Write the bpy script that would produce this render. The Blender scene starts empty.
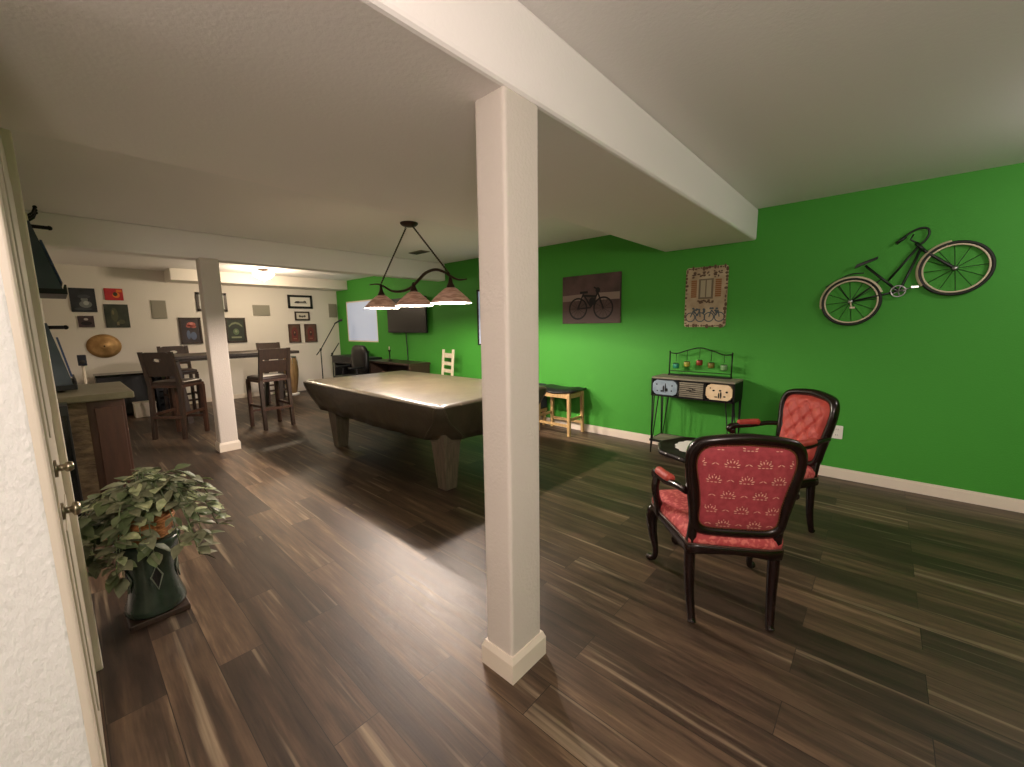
import bpy, bmesh, math, random
from mathutils import Vector, Matrix
random.seed(7)
PI = math.pi
SC = bpy.context.scene
COL = SC.collection

# ------------------------------------------------------------------ materials
def lin(c):
    return tuple(((v/255)/12.92 if v/255 <= .04045 else ((v/255+.055)/1.055)**2.4) for v in c) + (1.0,)

def mat(name, c, rough=.5, metal=0., c2=None, scale=8., stretch=(1, 1, 1), bump=0., bscale=None, emit=0., ecol=None, coat=0., spec=.5, contrast=(.35, .65), trans=0., detail=4.):
    m = bpy.data.materials.new(name); m.use_nodes = True
    nt = m.node_tree; N = nt.nodes; L = nt.links
    b = N['Principled BSDF']
    b.inputs['Base Color'].default_value = lin(c)
    b.inputs['Roughness'].default_value = rough
    b.inputs['Metallic'].default_value = metal
    b.inputs['Specular IOR Level'].default_value = spec
    b.inputs['Coat Weight'].default_value = coat
    b.inputs['Transmission Weight'].default_value = trans
    if emit:
        b.inputs['Emission Color'].default_value = lin(ecol or c)
        b.inputs['Emission Strength'].default_value = emit
    if c2 or bump:
        tc = N.new('ShaderNodeTexCoord'); mp = N.new('ShaderNodeMapping')
        mp.inputs['Scale'].default_value = stretch
        L.new(tc.outputs['Object'], mp.inputs['Vector'])
    if c2:
        nz = N.new('ShaderNodeTexNoise'); nz.inputs['Scale'].default_value = scale; nz.inputs['Detail'].default_value = detail
        L.new(mp.outputs['Vector'], nz.inputs['Vector'])
        r = N.new('ShaderNodeValToRGB')
        r.color_ramp.elements[0].position = contrast[0]; r.color_ramp.elements[1].position = contrast[1]
        r.color_ramp.elements[0].color = lin(c); r.color_ramp.elements[1].color = lin(c2)
        L.new(nz.outputs['Fac'], r.inputs['Fac']); L.new(r.outputs['Color'], b.inputs['Base Color'])
    if bump:
        n2 = N.new('ShaderNodeTexNoise'); n2.inputs['Scale'].default_value = bscale or scale; n2.inputs['Detail'].default_value = 3
        L.new(mp.outputs['Vector'], n2.inputs['Vector'])
        bp = N.new('ShaderNodeBump'); bp.inputs['Strength'].default_value = bump; bp.inputs['Distance'].default_value = .01
        L.new(n2.outputs['Fac'], bp.inputs['Height']); L.new(bp.outputs['Normal'], b.inputs['Normal'])
    return m

def floor_mat():
    m = bpy.data.materials.new('plank_floor'); m.use_nodes = True
    nt = m.node_tree; N = nt.nodes; L = nt.links; b = N['Principled BSDF']
    tc = N.new('ShaderNodeTexCoord'); mp = N.new('ShaderNodeMapping')
    mp.inputs['Location'].default_value = (.9, -.14, 0)
    L.new(tc.outputs['Object'], mp.inputs['Vector'])
    br = N.new('ShaderNodeTexBrick'); br.offset = .37; br.offset_frequency = 2; br.squash = 1
    br.inputs['Scale'].default_value = 1; br.inputs['Brick Width'].default_value = 1.15; br.inputs['Row Height'].default_value = .178
    br.inputs['Mortar Size'].default_value = .0016; br.inputs['Mortar Smooth'].default_value = .2; br.inputs['Bias'].default_value = 0
    br.inputs['Color1'].default_value = (0, 0, 0, 1); br.inputs['Color2'].default_value = (1, 1, 1, 1); br.inputs['Mortar'].default_value = (.5, .5, .5, 1)
    L.new(mp.outputs['Vector'], br.inputs['Vector'])
    # per-plank random shift of the grain
    sx = N.new('ShaderNodeSeparateXYZ'); L.new(mp.outputs['Vector'], sx.inputs[0])
    ad = N.new('ShaderNodeVectorMath'); ad.operation = 'MULTIPLY_ADD'
    L.new(br.outputs['Color'], ad.inputs[0]); ad.inputs[1].default_value = (3.1, 7.7, 5.3); L.new(mp.outputs['Vector'], ad.inputs[2])
    g = N.new('ShaderNodeMapping'); g.inputs['Scale'].default_value = (1.1, 13, 1); L.new(ad.outputs[0], g.inputs['Vector'])
    n1 = N.new('ShaderNodeTexNoise'); n1.inputs['Scale'].default_value = 1.3; n1.inputs['Detail'].default_value = 6; n1.inputs['Roughness'].default_value = .6; L.new(g.outputs[0], n1.inputs['Vector'])
    g2 = N.new('ShaderNodeMapping'); g2.inputs['Scale'].default_value = (5, 70, 1); L.new(ad.outputs[0], g2.inputs['Vector'])
    n2 = N.new('ShaderNodeTexNoise'); n2.inputs['Scale'].default_value = 1.5; n2.inputs['Detail'].default_value = 5; L.new(g2.outputs[0], n2.inputs['Vector'])
    mx = N.new('ShaderNodeMath'); mx.operation = 'MULTIPLY_ADD'; L.new(n1.outputs['Fac'], mx.inputs[0]); mx.inputs[1].default_value = 1.1
    m2 = N.new('ShaderNodeMath'); m2.operation = 'MULTIPLY_ADD'; L.new(br.outputs['Color'], m2.inputs[0]); m2.inputs[1].default_value = .34
    m3 = N.new('ShaderNodeMath'); m3.operation = 'MULTIPLY_ADD'; L.new(n2.outputs['Fac'], m3.inputs[0]); m3.inputs[1].default_value = .38; m3.inputs[2].default_value = -.43
    L.new(m3.outputs[0], m2.inputs[2]); L.new(m2.outputs[0], mx.inputs[2])
    r = N.new('ShaderNodeValToRGB'); e = r.color_ramp.elements
    e[0].position = .12; e[0].color = lin((32, 24, 18)); e[1].position = .95; e[1].color = lin((140, 118, 92))
    k = e.new(.42); k.color = lin((62, 48, 37)); k = e.new(.66); k.color = lin((92, 73, 56))
    L.new(mx.outputs[0], r.inputs['Fac'])
    g3 = N.new('ShaderNodeMapping'); g3.inputs['Scale'].default_value = (.55, 15, 1); L.new(ad.outputs[0], g3.inputs['Vector'])
    n3 = N.new('ShaderNodeTexNoise'); n3.inputs['Scale'].default_value = 1.4; n3.inputs['Detail'].default_value = 3; L.new(g3.outputs[0], n3.inputs['Vector'])
    sr = N.new('ShaderNodeMapRange'); sr.inputs['From Min'].default_value = .60; sr.inputs['From Max'].default_value = .72; sr.inputs['To Max'].default_value = .55; L.new(n3.outputs['Fac'], sr.inputs['Value'])
    ms = N.new('ShaderNodeMix'); ms.data_type = 'RGBA'; L.new(sr.outputs[0], ms.inputs['Factor']); L.new(r.outputs['Color'], ms.inputs['A']); ms.inputs['B'].default_value = lin((168, 150, 124))
    mm = N.new('ShaderNodeMix'); mm.data_type = 'RGBA'; L.new(br.outputs['Fac'], mm.inputs['Factor'])
    L.new(ms.outputs['Result'], mm.inputs['A']); mm.inputs['B'].default_value = lin((30, 22, 18))
    L.new(mm.outputs['Result'], b.inputs['Base Color'])
    rr = N.new('ShaderNodeMapRange'); L.new(n2.outputs['Fac'], rr.inputs['Value']); rr.inputs['To Min'].default_value = .36; rr.inputs['To Max'].default_value = .56
    L.new(rr.outputs[0], b.inputs['Roughness'])
    bp = N.new('ShaderNodeBump'); bp.inputs['Strength'].default_value = .12; bp.inputs['Distance'].default_value = .004
    L.new(n2.outputs['Fac'], bp.inputs['Height']); L.new(bp.outputs['Normal'], b.inputs['Normal'])
    return m

M = dict(
    floor=floor_mat(),
    ceil=mat('ceiling_paint', (242, 238, 236), .9, bump=.1, bscale=70),
    soffit=mat('soffit_paint', (246, 240, 238), .9, bump=.1, bscale=70),
    white=mat('white_wall_paint', (226, 219, 210), .85, bump=.2, bscale=60),
    stub=mat('textured_white_wall', (240, 239, 237), .8, bump=.7, bscale=60, stretch=(1, 1, .6)),
    green=mat('green_wall_paint', (62, 150, 44), .72, bump=.2, bscale=80),
    pillar=mat('pillar_paint', (208, 199, 190), .8, bump=.25, bscale=70),
    trim=mat('white_trim', (228, 216, 200), .45),
    door=mat('cream_door_paint', (206, 196, 178), .5),
    brass=mat('aged_nickel', (150, 140, 120), .3, 1),
    bronze=mat('dark_bronze', (62, 46, 36), .45, .7),
    mahog=mat('dark_mahogany', (17, 6, 5), .26, c2=(28, 9, 7), scale=12, stretch=(6, 6, 1), coat=.15, spec=.4),
    red=mat('red_brocade', (172, 66, 74), .75, c2=(152, 52, 62), scale=38, bump=.2, bscale=300),
    redseat=mat('red_brocade_seat', (178, 68, 70), .75, c2=(212, 112, 104), scale=46, bump=.2, bscale=300, contrast=(.48, .6)),
    redtuft=mat('rust_velvet', (178, 70, 56), .6, c2=(160, 56, 48), scale=20),
    gold=mat('pale_gold_thread', (232, 176, 156), .7),
    nail=mat('antique_brass_nail', (120, 80, 50), .35, .9),
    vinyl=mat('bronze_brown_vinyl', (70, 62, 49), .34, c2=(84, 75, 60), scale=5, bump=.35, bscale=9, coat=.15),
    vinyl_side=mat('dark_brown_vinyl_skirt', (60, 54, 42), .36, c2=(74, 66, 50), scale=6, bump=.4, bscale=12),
    poolwood=mat('grey_brown_table_wood', (104, 92, 76), .55, c2=(84, 74, 60), scale=6, stretch=(8, 8, 1)),
    dark=mat('dark_stained_wood', (46, 33, 26), .45, c2=(60, 42, 31), scale=6, stretch=(8, 8, 1.5)),
    rustic=mat('warm_brown_wood', (78, 48, 32), .5, c2=(58, 36, 26), scale=6, stretch=(8, 8, 1.5)),
    leather=mat('dark_brown_leather', (50, 33, 27), .35, bump=.1, bscale=40),
    black=mat('black_satin', (16, 16, 17), .45),
    blackgloss=mat('black_gloss', (12, 12, 14), .15),
    charcoal=mat('charcoal_fabric', (52, 56, 66), .9, bump=.2, bscale=150),
    iron=mat('black_iron', (22, 20, 18), .5, .5),
    oldwood=mat('weathered_wood', (152, 146, 126), .7, c2=(118, 112, 96), scale=5, stretch=(1, 9, 9)),
    pine=mat('pale_pine', (196, 164, 112), .55, c2=(176, 142, 94), scale=6, stretch=(8, 8, 1)),
    cream=mat('cream_paint', (226, 216, 190), .6, c2=(212, 198, 168), scale=14),
    blue=mat('dusty_blue_paint', (126, 146, 160), .6, c2=(148, 166, 178), scale=16),
    buff=mat('buff_paint', (226, 200, 160), .6, c2=(236, 214, 178), scale=16),
    grey=mat('speaker_grey_cloth', (158, 152, 138), .9, bump=.1, bscale=200),
    glaze=mat('dark_green_glaze', (36, 46, 38), .22, c2=(48, 62, 50), scale=9, coat=.2),
    wicker=mat('wicker', (190, 128, 70), .6, c2=(140, 86, 44), scale=30, stretch=(1, 1, 3), bump=.6, bscale=60),
    leafd=mat('dark_leaf', (82, 94, 62), .5, c2=(106, 120, 82), scale=18),
    leafl=mat('pale_leaf', (146, 156, 112), .5, c2=(190, 196, 152), scale=40),
    leafm=mat('muted_leaf', (108, 110, 84), .5, c2=(130, 132, 104), scale=30),
    stone=mat('stacked_stone', (140, 118, 88), .8, c2=(100, 82, 62), scale=14, stretch=(1, 1, 2.5), bump=.8, bscale=16),
    bartop=mat('olive_grey_counter', (104, 98, 74), .4, c2=(118, 112, 88), scale=10),
    barwood=mat('reddish_brown_panel', (74, 48, 36), .5, c2=(88, 58, 44), scale=5, stretch=(6, 6, 1)),
    navy=mat('dark_navy_panel', (60, 70, 80), .35, c2=(74, 84, 94), scale=4),
    cymbal=mat('hammered_bronze', (166, 128, 80), .5, .35, c2=(192, 152, 100), scale=7, contrast=(.42, .58)),
    conga=mat('conga_wood', (156, 126, 84), .5, c2=(130, 100, 62), scale=5, stretch=(7, 7, .8)),
    hide=mat('drum_hide', (206, 190, 158), .7),
    frost=mat('frosted_lit_glass', (255, 244, 226), .3, emit=9., ecol=(255, 240, 214)),
    shade=mat('stone_brown_shade', (222, 186, 172), .6, emit=.06, ecol=(220, 150, 120), c2=(178, 136, 122), scale=10, stretch=(1, 1, 5), contrast=(.4, .6)),
    shadein=mat('white_shade_lining', (250, 244, 232), .6, emit=2.2, ecol=(255, 246, 230)),
    bulb=mat('lit_bulb', (255, 240, 214), .3, emit=14., ecol=(255, 240, 214)),
    blind=mat('daylight_tinted_window_shade', (196, 206, 226), .8, emit=.28, ecol=(190, 206, 236)),  # white blind; bluish daylight is put into its colour and glow
    tv=mat('tv_screen', (22, 22, 24), .25),
    plate=mat('white_plastic', (236, 232, 224), .4),
    slot=mat('outlet_slot', (60, 56, 52), .6),
    lace=mat('white_lace', (226, 226, 218), .8, bump=.3, bscale=60),
    ceilgrille=mat('vent_metal', (120, 112, 92), .5),
    silver=mat('brushed_steel', (170, 170, 172), .3, 1),
    tyre=mat('dark_tyre', (28, 30, 26), .6),
    fender=mat('ivory_enamel', (214, 200, 172), .35),
    bike=mat('dark_green_black_enamel', (26, 34, 28), .35, .2),
    vt=mat('teal_glass', (40, 140, 110), .15, spec=.6), vy=mat('olive_glass', (150, 150, 60), .15), vr=mat('brick_red_glass', (130, 54, 36), .15),
    vo=mat('amber_brown_glass', (120, 110, 50), .15), vg=mat('clear_green_glass', (120, 160, 110), .15),
    bluegrey=mat('blue_grey_plastic', (70, 90, 130), .5),
)
_cm = {}
def flat(c, rough=.7, c2=None, scale=10):
    k = (c, rough, c2)
    if k not in _cm: _cm[k] = mat('print_%02x%02x%02x' % c, c, rough, c2=c2, scale=scale)
    return _cm[k]

# ------------------------------------------------------------------ mesh builder
class MB:
    def __init__(s): s.v = []; s.f = []; s.m = []; s.sm = []; s.cur = 0; s.smooth = False
    def add(s, vs, fs, smooth=None):
        o = len(s.v); s.v += [tuple(p) for p in vs]
        for f in fs: s.f.append(tuple(i+o for i in f)); s.m.append(s.cur); s.sm.append(s.smooth if smooth is None else smooth)
    def box(s, x0, y0, z0, x1, y1, z1, T=None):
        P = [(x0,y0,z0),(x1,y0,z0),(x1,y1,z0),(x0,y1,z0),(x0,y0,z1),(x1,y0,z1),(x1,y1,z1),(x0,y1,z1)]
        if T is not None: P = [T @ Vector(p) for p in P]
        s.add(P, [(3,2,1,0),(4,5,6,7),(0,1,5,4),(1,2,6,5),(2,3,7,6),(3,0,4,7)], False); return s
    def hexa(s, bot, top):
        s.add(list(bot)+list(top), [(3,2,1,0),(4,5,6,7),(0,1,5,4),(1,2,6,5),(2,3,7,6),(3,0,4,7)], False); return s
    def taper(s, cx, cy, z0, z1, a0, b0, a1, b1, dx=0, dy=0):
        return s.hexa([(cx-a0,cy-b0,z0),(cx+a0,cy-b0,z0),(cx+a0,cy+b0,z0),(cx-a0,cy+b0,z0)],
                      [(cx+dx-a1,cy+dy-b1,z1),(cx+dx+a1,cy+dy-b1,z1),(cx+dx+a1,cy+dy+b1,z1),(cx+dx-a1,cy+dy+b1,z1)])
    def beam(s, p, q, w, h):   # box-section bar from p to q
        p = Vector(p); q = Vector(q); d = (q-p).normalized()
        u = d.cross(Vector((0,0,1)));
        if u.length < 1e-3: u = Vector((1,0,0))
        u.normalize(); v = u.cross(d)
        B = [p-u*w/2-v*h/2, p+u*w/2-v*h/2, p+u*w/2+v*h/2, p-u*w/2+v*h/2]
        return s.hexa([b for b in B], [b+(q-p) for b in B])
    def tube(s, pts, r, n=8, closed=False, caps=True, flatx=1.):
        P = [Vector(p) for p in pts]; k = len(P)
        R = r if isinstance(r, (list, tuple)) else [r]*k
        up = None; vs = []
        for i in range(k):
            if closed: t = P[(i+1)%k]-P[i-1]
            else: t = P[min(i+1,k-1)]-P[max(i-1,0)]
            t.normalize()
            if up is None:
                up = Vector((0,0,1)) if abs(t.z) < .9 else Vector((0,1,0))
            a = up - t*up.dot(t)
            if a.length < 1e-4: a = t.orthogonal()
            a.normalize(); up = a; b = t.cross(a)
            for j in range(n):
                q = 2*PI*j/n; vs.append(P[i]+a*(R[i]*math.cos(q))+b*(R[i]*flatx*math.sin(q)))
        fs = []
        for i in range(k if closed else k-1):
            for j in range(n):
                a = i*n+j; b = i*n+(j+1)%n; c = ((i+1)%k)*n+(j+1)%n; d = ((i+1)%k)*n+j
                fs.append((a,b,c,d))
        s.add(vs, fs, True)
        if caps and not closed:
            o = len(s.v)-len(vs)
            s.f.append(tuple(range(o+n-1, o-1, -1))); s.m.append(s.cur); s.sm.append(False)
            s.f.append(tuple(range(o+(k-1)*n, o+k*n))); s.m.append(s.cur); s.sm.append(False)
        return s
    def lathe(s, prof, c=(0,0,0), n=24, sx=1., sy=1., T=None, smooth=True, caps=True):
        vs = []; fs = []
        for (r, z) in prof:
            for j in range(n):
                a = 2*PI*j/n; p = Vector((r*math.cos(a)*sx, r*math.sin(a)*sy, z))
                if T is not None: p = T @ p
                vs.append(p+Vector(c))
        for i in range(len(prof)-1):
            for j in range(n): fs.append((i*n+j, i*n+(j+1)%n, (i+1)*n+(j+1)%n, (i+1)*n+j))
        if caps and prof[0][0] > 1e-6: fs.append(tuple(range(n-1,-1,-1)))
        if caps and prof[-1][0] > 1e-6: fs.append(tuple(range((len(prof)-1)*n, len(prof)*n)))
        s.add(vs, fs, smooth); return s
    def prism(s, poly, y0, y1, f=None):   # polygon in local xz, extruded in y (f maps (x,y,z))
        n = len(poly); f = f or (lambda x, y, z: (x, y, z))
        vs = [f(x, y0, z) for x, z in poly] + [f(x, y1, z) for x, z in poly]
        fs = [tuple(range(n)), tuple(range(2*n-1, n-1, -1))] + [((i+1)%n, i, n+i, n+(i+1)%n) for i in range(n)]
        s.add(vs, fs, False); return s
    def slab(s, poly, z0, z1):            # polygon in xy extruded in z
        n = len(poly)
        vs = [(x, y, z0) for x, y in poly] + [(x, y, z1) for x, y in poly]
        s.add(vs, [tuple(range(n-1,-1,-1)), tuple(range(n, 2*n))] + [(i, (i+1)%n, n+(i+1)%n, n+i) for i in range(n)], False); return s
    def ball(s, c, r, n=10, k=8):
        if not isinstance(r, (tuple, list)): r = (r, r, r)
        vs = []; fs = []
        for i in range(k+1):
            t = PI*i/k
            for j in range(n):
                a = 2*PI*j/n; vs.append((c[0]+r[0]*math.sin(t)*math.cos(a), c[1]+r[1]*math.sin(t)*math.sin(a), c[2]+r[2]*math.cos(t)))
        for i in range(k):
            for j in range(n): fs.append((i*n+j, (i+1)*n+j, (i+1)*n+(j+1)%n, i*n+(j+1)%n))
        s.add(vs, fs, True); return s
    def grid(s, fn, nu, nv, closeu=False, smooth=True):
        vs = [fn(i/nu, j/nv) for j in range(nv+1) for i in range(nu + (0 if closeu else 1))]
        w = nu + (0 if closeu else 1); fs = []
        for j in range(nv):
            for i in range(nu):
                a = j*w+i; b = j*w+(i+1)%w; fs.append((a, b, b+w, a+w))
        s.add(vs, fs, smooth); return s
    def build(s, name, mats, parent=None, bevel=0, seg=2, sub=0, loc=None):
        me = bpy.data.meshes.new(name); me.from_pydata(s.v, [], s.f)
        if not isinstance(mats, (list, tuple)): mats = [mats]
        for m in mats: me.materials.append(m)
        bm = bmesh.new(); bm.from_mesh(me)
        for f, mi, sm in zip(bm.faces, s.m, s.sm): f.material_index = mi; f.smooth = sm
        bmesh.ops.remove_doubles(bm, verts=bm.verts, dist=1e-6)
        bmesh.ops.recalc_face_normals(bm, faces=bm.faces)
        if bevel:
            es = [e for e in bm.edges if len(e.link_faces) == 2 and e.calc_face_angle(0) > .6]
            bmesh.ops.bevel(bm, geom=es, offset=bevel, segments=seg, profile=.5, affect='EDGES', clamp_overlap=True)
        bm.to_mesh(me); bm.free()
        o = bpy.data.objects.new(name, me); COL.objects.link(o)
        if parent is not None: o.parent = parent
        if loc is not None: o.location = loc
        if sub:
            md = o.modifiers.new('sub', 'SUBSURF'); md.levels = sub; md.render_levels = sub
        return o

def tag(o, label, cat, group=None):
    o['label'] = label; o['category'] = cat
    if group: o['group'] = group
    return o
def thing(name, label, cat, loc=(0,0,0), rz=0, group=None):
    o = bpy.data.objects.new(name, None); COL.objects.link(o)
    o.location = loc; o.rotation_euler = (0, 0, rz); o.empty_display_size = .1
    return tag(o, label, cat, group)
def struct(o): o['kind'] = 'structure'; return o
def copy_tree(o, loc=None, rz=None, label=None, parent=None):
    c = o.copy(); COL.objects.link(c); c.parent = parent
    if loc is not None: c.location = loc
    if rz is not None: c.rotation_euler = (0, 0, rz)
    if label: c['label'] = label
    for ch in list(o.children): copy_tree(ch, parent=c)
    return c
def rrect(w, h, r, n=5, cx=0, cy=0):
    P = []
    for sx, sy, a0 in ((1,1,0),(-1,1,90),(-1,-1,180),(1,-1,270)):
        for k in range(n+1):
            a = math.radians(a0+90*k/n); P.append((cx+sx*(w/2-r)+r*math.cos(a), cy+sy*(h/2-r)+r*math.sin(a)))
    return P
def circ(cx, cy, r, n=16, sx=1., sy=1.):
    return [(cx+r*sx*math.cos(2*PI*k/n), cy+r*sy*math.sin(2*PI*k/n)) for k in range(n)]
def smoothpts(P, k=4):
    P = [Vector(p) for p in P]; out = []
    for i in range(len(P)-1):
        a = P[max(i-1,0)]; b = P[i]; c = P[i+1]; d = P[min(i+2,len(P)-1)]
        for j in range(k):
            t = j/k; out.append(.5*((2*b)+(c-a)*t+(2*a-5*b+4*c-d)*t*t+(3*b-a-3*c+d)*t**3))
    out.append(P[-1]); return out
def lerpl(vals, n):
    out = []
    for i in range(n):
        t = i/(n-1)*(len(vals)-1); k = min(int(t), len(vals)-2); out.append(vals[k]+(vals[k+1]-vals[k])*(t-k))
    return out

# ------------------------------------------------------------------ the setting
D = 4.80; CE = 2.58; XB = -10.2; XR = 3.2; YN = -2.6; LW = -.085
struct(MB().box(XB-.1, YN-.1, -.1, XR+.1, D+.1, 0).build('floor', M['floor']))
struct(MB().box(XB-.1, YN-.1, CE, XR+.1, D+.1, CE+.1).build('ceiling', M['ceil']))
# green long wall with two window openings
W1 = (-9.74, -8.33, 1.14, 2.09); W2 = (-5.12, -3.86, 1.14, 2.07)
w = MB()
for x0, x1, z0, z1 in ((XB-.1, W1[0], 0, CE), (W1[1], W2[0], 0, CE), (W2[1], XR+.1, 0, CE),
                       (W1[0], W1[1], 0, W1[2]), (W1[0], W1[1], W1[3], CE), (W2[0], W2[1], 0, W2[2]), (W2[0], W2[1], W2[3], CE)):
    w.box(x0, D, z0, x1, D+.16, z1)
struct(w.build('wall_right', M['green']))
struct(MB().box(XB-.1, LW-.1, 0, XB, D, CE).build('wall_far', M['white']))
struct(MB().box(XB, LW-.1, 0, -1.70, LW, CE).build('wall_left', M['white']))
struct(MB().box(-1.74, YN, 0, -1.62, -.066, CE).build('wall_corner', M['stub'], bevel=.012, seg=3))
struct(MB().box(-1.74, YN-.1, 0, XR+.1, YN, CE).build('wall_back', M['white']))
struct(MB().box(XR, YN, 0, XR+.1, D, CE).build('wall_front', M['green']))
for i, (x0, x1, z0, z1) in enumerate((W1, W2)):
    f = MB()
    f.box(x0, D+.004, z0, x0+.03, D+.05, z1).box(x1-.03, D+.004, z0, x1, D+.05, z1).box(x0, D+.004, z1-.03, x1, D+.05, z1).box(x0, D+.004, z0, x1, D+.05, z0+.03)
    wn = struct(f.build('window_%d' % (i+1), M['trim'] if i == 0 else M['iron']))
    b = MB(); nn = 18
    for k in range(nn):
        za = z0+.03+(z1-z0-.06)*k/nn; zb = z0+.03+(z1-z0-.06)*(k+1)/nn
        b.box(x0+.03, D+.012+.002*(k % 2), za, x1-.03, D+.03, zb)
    b.build('window_shade', M['blind'], wn)
    s = MB().box(x0+.001, D+.001, z0, x1-.001, D+.003, z0+.006).build('window_sill', M['trim'] if i == 0 else M['green'], wn)
def baseboard(name, x0, x1, y, d=-1):
    m = MB().box(x0, min(y, y+d*.014), 0, x1, max(y, y+d*.014), .085).box(x0, min(y, y+d*.009), .085, x1, max(y, y+d*.009), .1)
    return struct(m.build(name, M['trim']))
baseboard('baseboard_right', XB, XR, D)
struct(MB().box(XB, LW, 0, XB+.014, D-.014, .09).build('baseboard_far', M['trim']))
# dropped soffit over the pool side (L-shaped) and beams
struct(MB().slab([(-2.70, LW), (-1.02, LW), (-1.02, D), (-1.95, D), (-1.95, 2.66), (-2.70, 2.66)], 2.28, CE).build('ceiling_soffit', M['soffit'], bevel=.022, seg=3))
struct(MB().box(-1.74, YN, 2.28, -1.02, LW, CE).build('ceiling_soffit_near', M['soffit']))
struct(MB().box(-6.12, LW, 2.28, -5.92, D, CE).build('beam', M['soffit'], bevel=.015, seg=2))
struct(MB().box(XB, 1.5, 2.37, -9.6, D, CE).build('ceiling_soffit_far', M['white'], bevel=.01))
def pillar(x0, y0, x1, y1):
    p = struct(MB().box(x0, y0, 0, x1, y1, 2.285).build('pillar', M['pillar'], bevel=.014, seg=3))
    g = .015
    b = MB().box(x0-g, y0-g, 0, x1+g, y1+g, .085)
    b.hexa([(x0-g,y0-g,.085),(x1+g,y0-g,.085),(x1+g,y1+g,.085),(x0-g,y1+g,.085)], [(x0-.005,y0-.005,.112),(x1+.005,y0-.005,.112),(x1+.005,y1+.005,.112),(x0-.005,y1+.005,.112)])
    b.build('pillar_base', M['trim'], p)
pillar(-1.18, 1.115, -1.028, 1.308)
pillar(-6.0, 1.185, -5.83, 1.375)
# door in the left wall, seen almost edge-on
t = struct(MB().box(-1.735, LW, 0, -1.622, -.052, 2.2).box(-2.52, LW, 0, -2.42, -.024, 2.2).box(-2.42, LW, 2.12, -1.735, -.052, 2.2).build('trim_1', M['trim'], bevel=.006))
d = struct(MB().box(-2.42, LW+.001, .012, -1.735, -.047, 2.12).box(-2.3, -.047, 1.15, -1.86, -.043, 1.98).box(-2.3, -.047, .2, -1.86, -.043, .85).build('door_1', M['door'], bevel=.003))
for nm, z, r in (('deadbolt', 1.068, .015), ('door_knob', .935, .021)):
    T = Matrix.Rotation(-PI/2, 4, 'X')
    m = MB().lathe([(.026, 0), (.026, .006), (.010, .008), (.010, .02), (r, .024), (r*1.05, .032), (r*.7, .04), (0, .041)], (-1.79, -.047, z), 16, T=T)
    m.build(nm, M['brass'], d)

# ceiling vent, outlet, flush light
t = thing('ceiling_vent', 'small grey metal ceiling vent beyond the pool lamp', 'vent', (-5.27, 3.79, CE))
MB().box(-.16, -.08, -.012, .16, .08, 0).build('frame', M['ceilgrille'], t, bevel=.004)
m = MB()
for k in range(6): m.box(-.14, -.06+.02*k, -.018, .14, -.05+.02*k, -.012)
m.build('louver', M['slot'], t)
t = thing('wall_outlet', 'white electrical outlet plate low on the green wall', 'outlet', (-.247, D, .441))
MB().prism(rrect(.085, .125, .008), -.006, 0).build('cover_plate', M['plate'], t)
for k in (-1, 1):
    m = MB().prism(rrect(.036, .03, .01, cy=k*.026), -.009, -.006)
    m.cur = 1
    m.box(-.009, -.0095, k*.026-.006, -.006, -.009, k*.026+.006).box(.006, -.0095, k*.026-.006, .009, -.009, k*.026+.006)
    m.build('socket', [M['plate'], M['slot']], t)
t = thing('flush_ceiling_light', 'lit frosted glass ceiling light near the far white wall', 'ceiling light', (-8.72, 2.74, CE))
MB().lathe([(.0, 0), (.085, 0), (.085, -.02), (.05, -.035), (.02, -.05), (.02, -.075), (0, -.075)], n=24).build('mounting_plate', M['bronze'], t)
MB().lathe([(.175, -.075), (.18, -.085), (.165, -.12), (.12, -.165), (.05, -.195), (0, -.2)], n=28).lathe([(.02, -.07), (.172, -.075)], n=28).build('glass_bowl', M['frost'], t)
MB().lathe([(0, -.196), (.016, -.2), (.018, -.212), (.008, -.225), (0, -.23)], n=12).build('finial', M['bronze'], t)

# ------------------------------------------------------------------ pool table
px0, px1, py0, py1 = -5.40, -2.63, 2.02, 3.50
pcx, pcy = (px0+px1)/2, (py0+py1)/2; hx, hy = (px1-px0)/2, (py1-py0)/2
t = thing('pool_table', 'pool table under a fitted brown vinyl cover with tapered square legs', 'pool table', (pcx, pcy, 0))
def ring(a, b, ch, z, sag=0, wob=0):
    P = [(a-ch, -b), (a, -b+ch), (a, b-ch), (a-ch, b), (-a+ch, b), (-a, b-ch), (-a, -b+ch), (-a+ch, -b)]
    out = []
    for i in range(8):
        p = Vector(P[i]); q = Vector(P[(i+1) % 8]); long = i % 2 == 1
        n = 24 if long else 6
        for k in range(n):
            s_ = k/n; v = p.lerp(q, s_)
            zz = z - (sag*math.sin(PI*s_) if long else 0)
            nrm = Vector((q.y-p.y, p.x-q.x)).normalized() if (q-p).length > 1e-6 else Vector((0,0))
            ww = wob*math.sin(s_*31+i*2.1)*math.sin(s_*13+i) if long else wob*1.5*math.sin(PI*s_)
            out.append((v.x+nrm.x*ww, v.y+nrm.y*ww, zz))
    return out
rings = [ring(hx-.05, hy-.05, .05, .822), ring(hx-.015, hy-.015, .045, .817), ring(hx, hy, .04, .80), ring(hx, hy, .05, .765, .003, .004), ring(hx-.03, hy-.03, .09, .66, .01, .010), ring(hx-.055, hy-.055, .18, .56, .012, .012), ring(hx-.075, hy-.075, .235, .475, .012, .014), ring(hx-.12, hy-.12, .25, .47, .012, .014)]
m = MB(); n = len(rings[0])
allv = [p for r in rings for p in r]
m.add(allv, [(i*n+j, i*n+(j+1) % n, (i+1)*n+(j+1) % n, (i+1)*n+j) for i in range(2, len(rings)-1) for j in range(n)], True)
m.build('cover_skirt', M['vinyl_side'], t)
m = MB()
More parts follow.
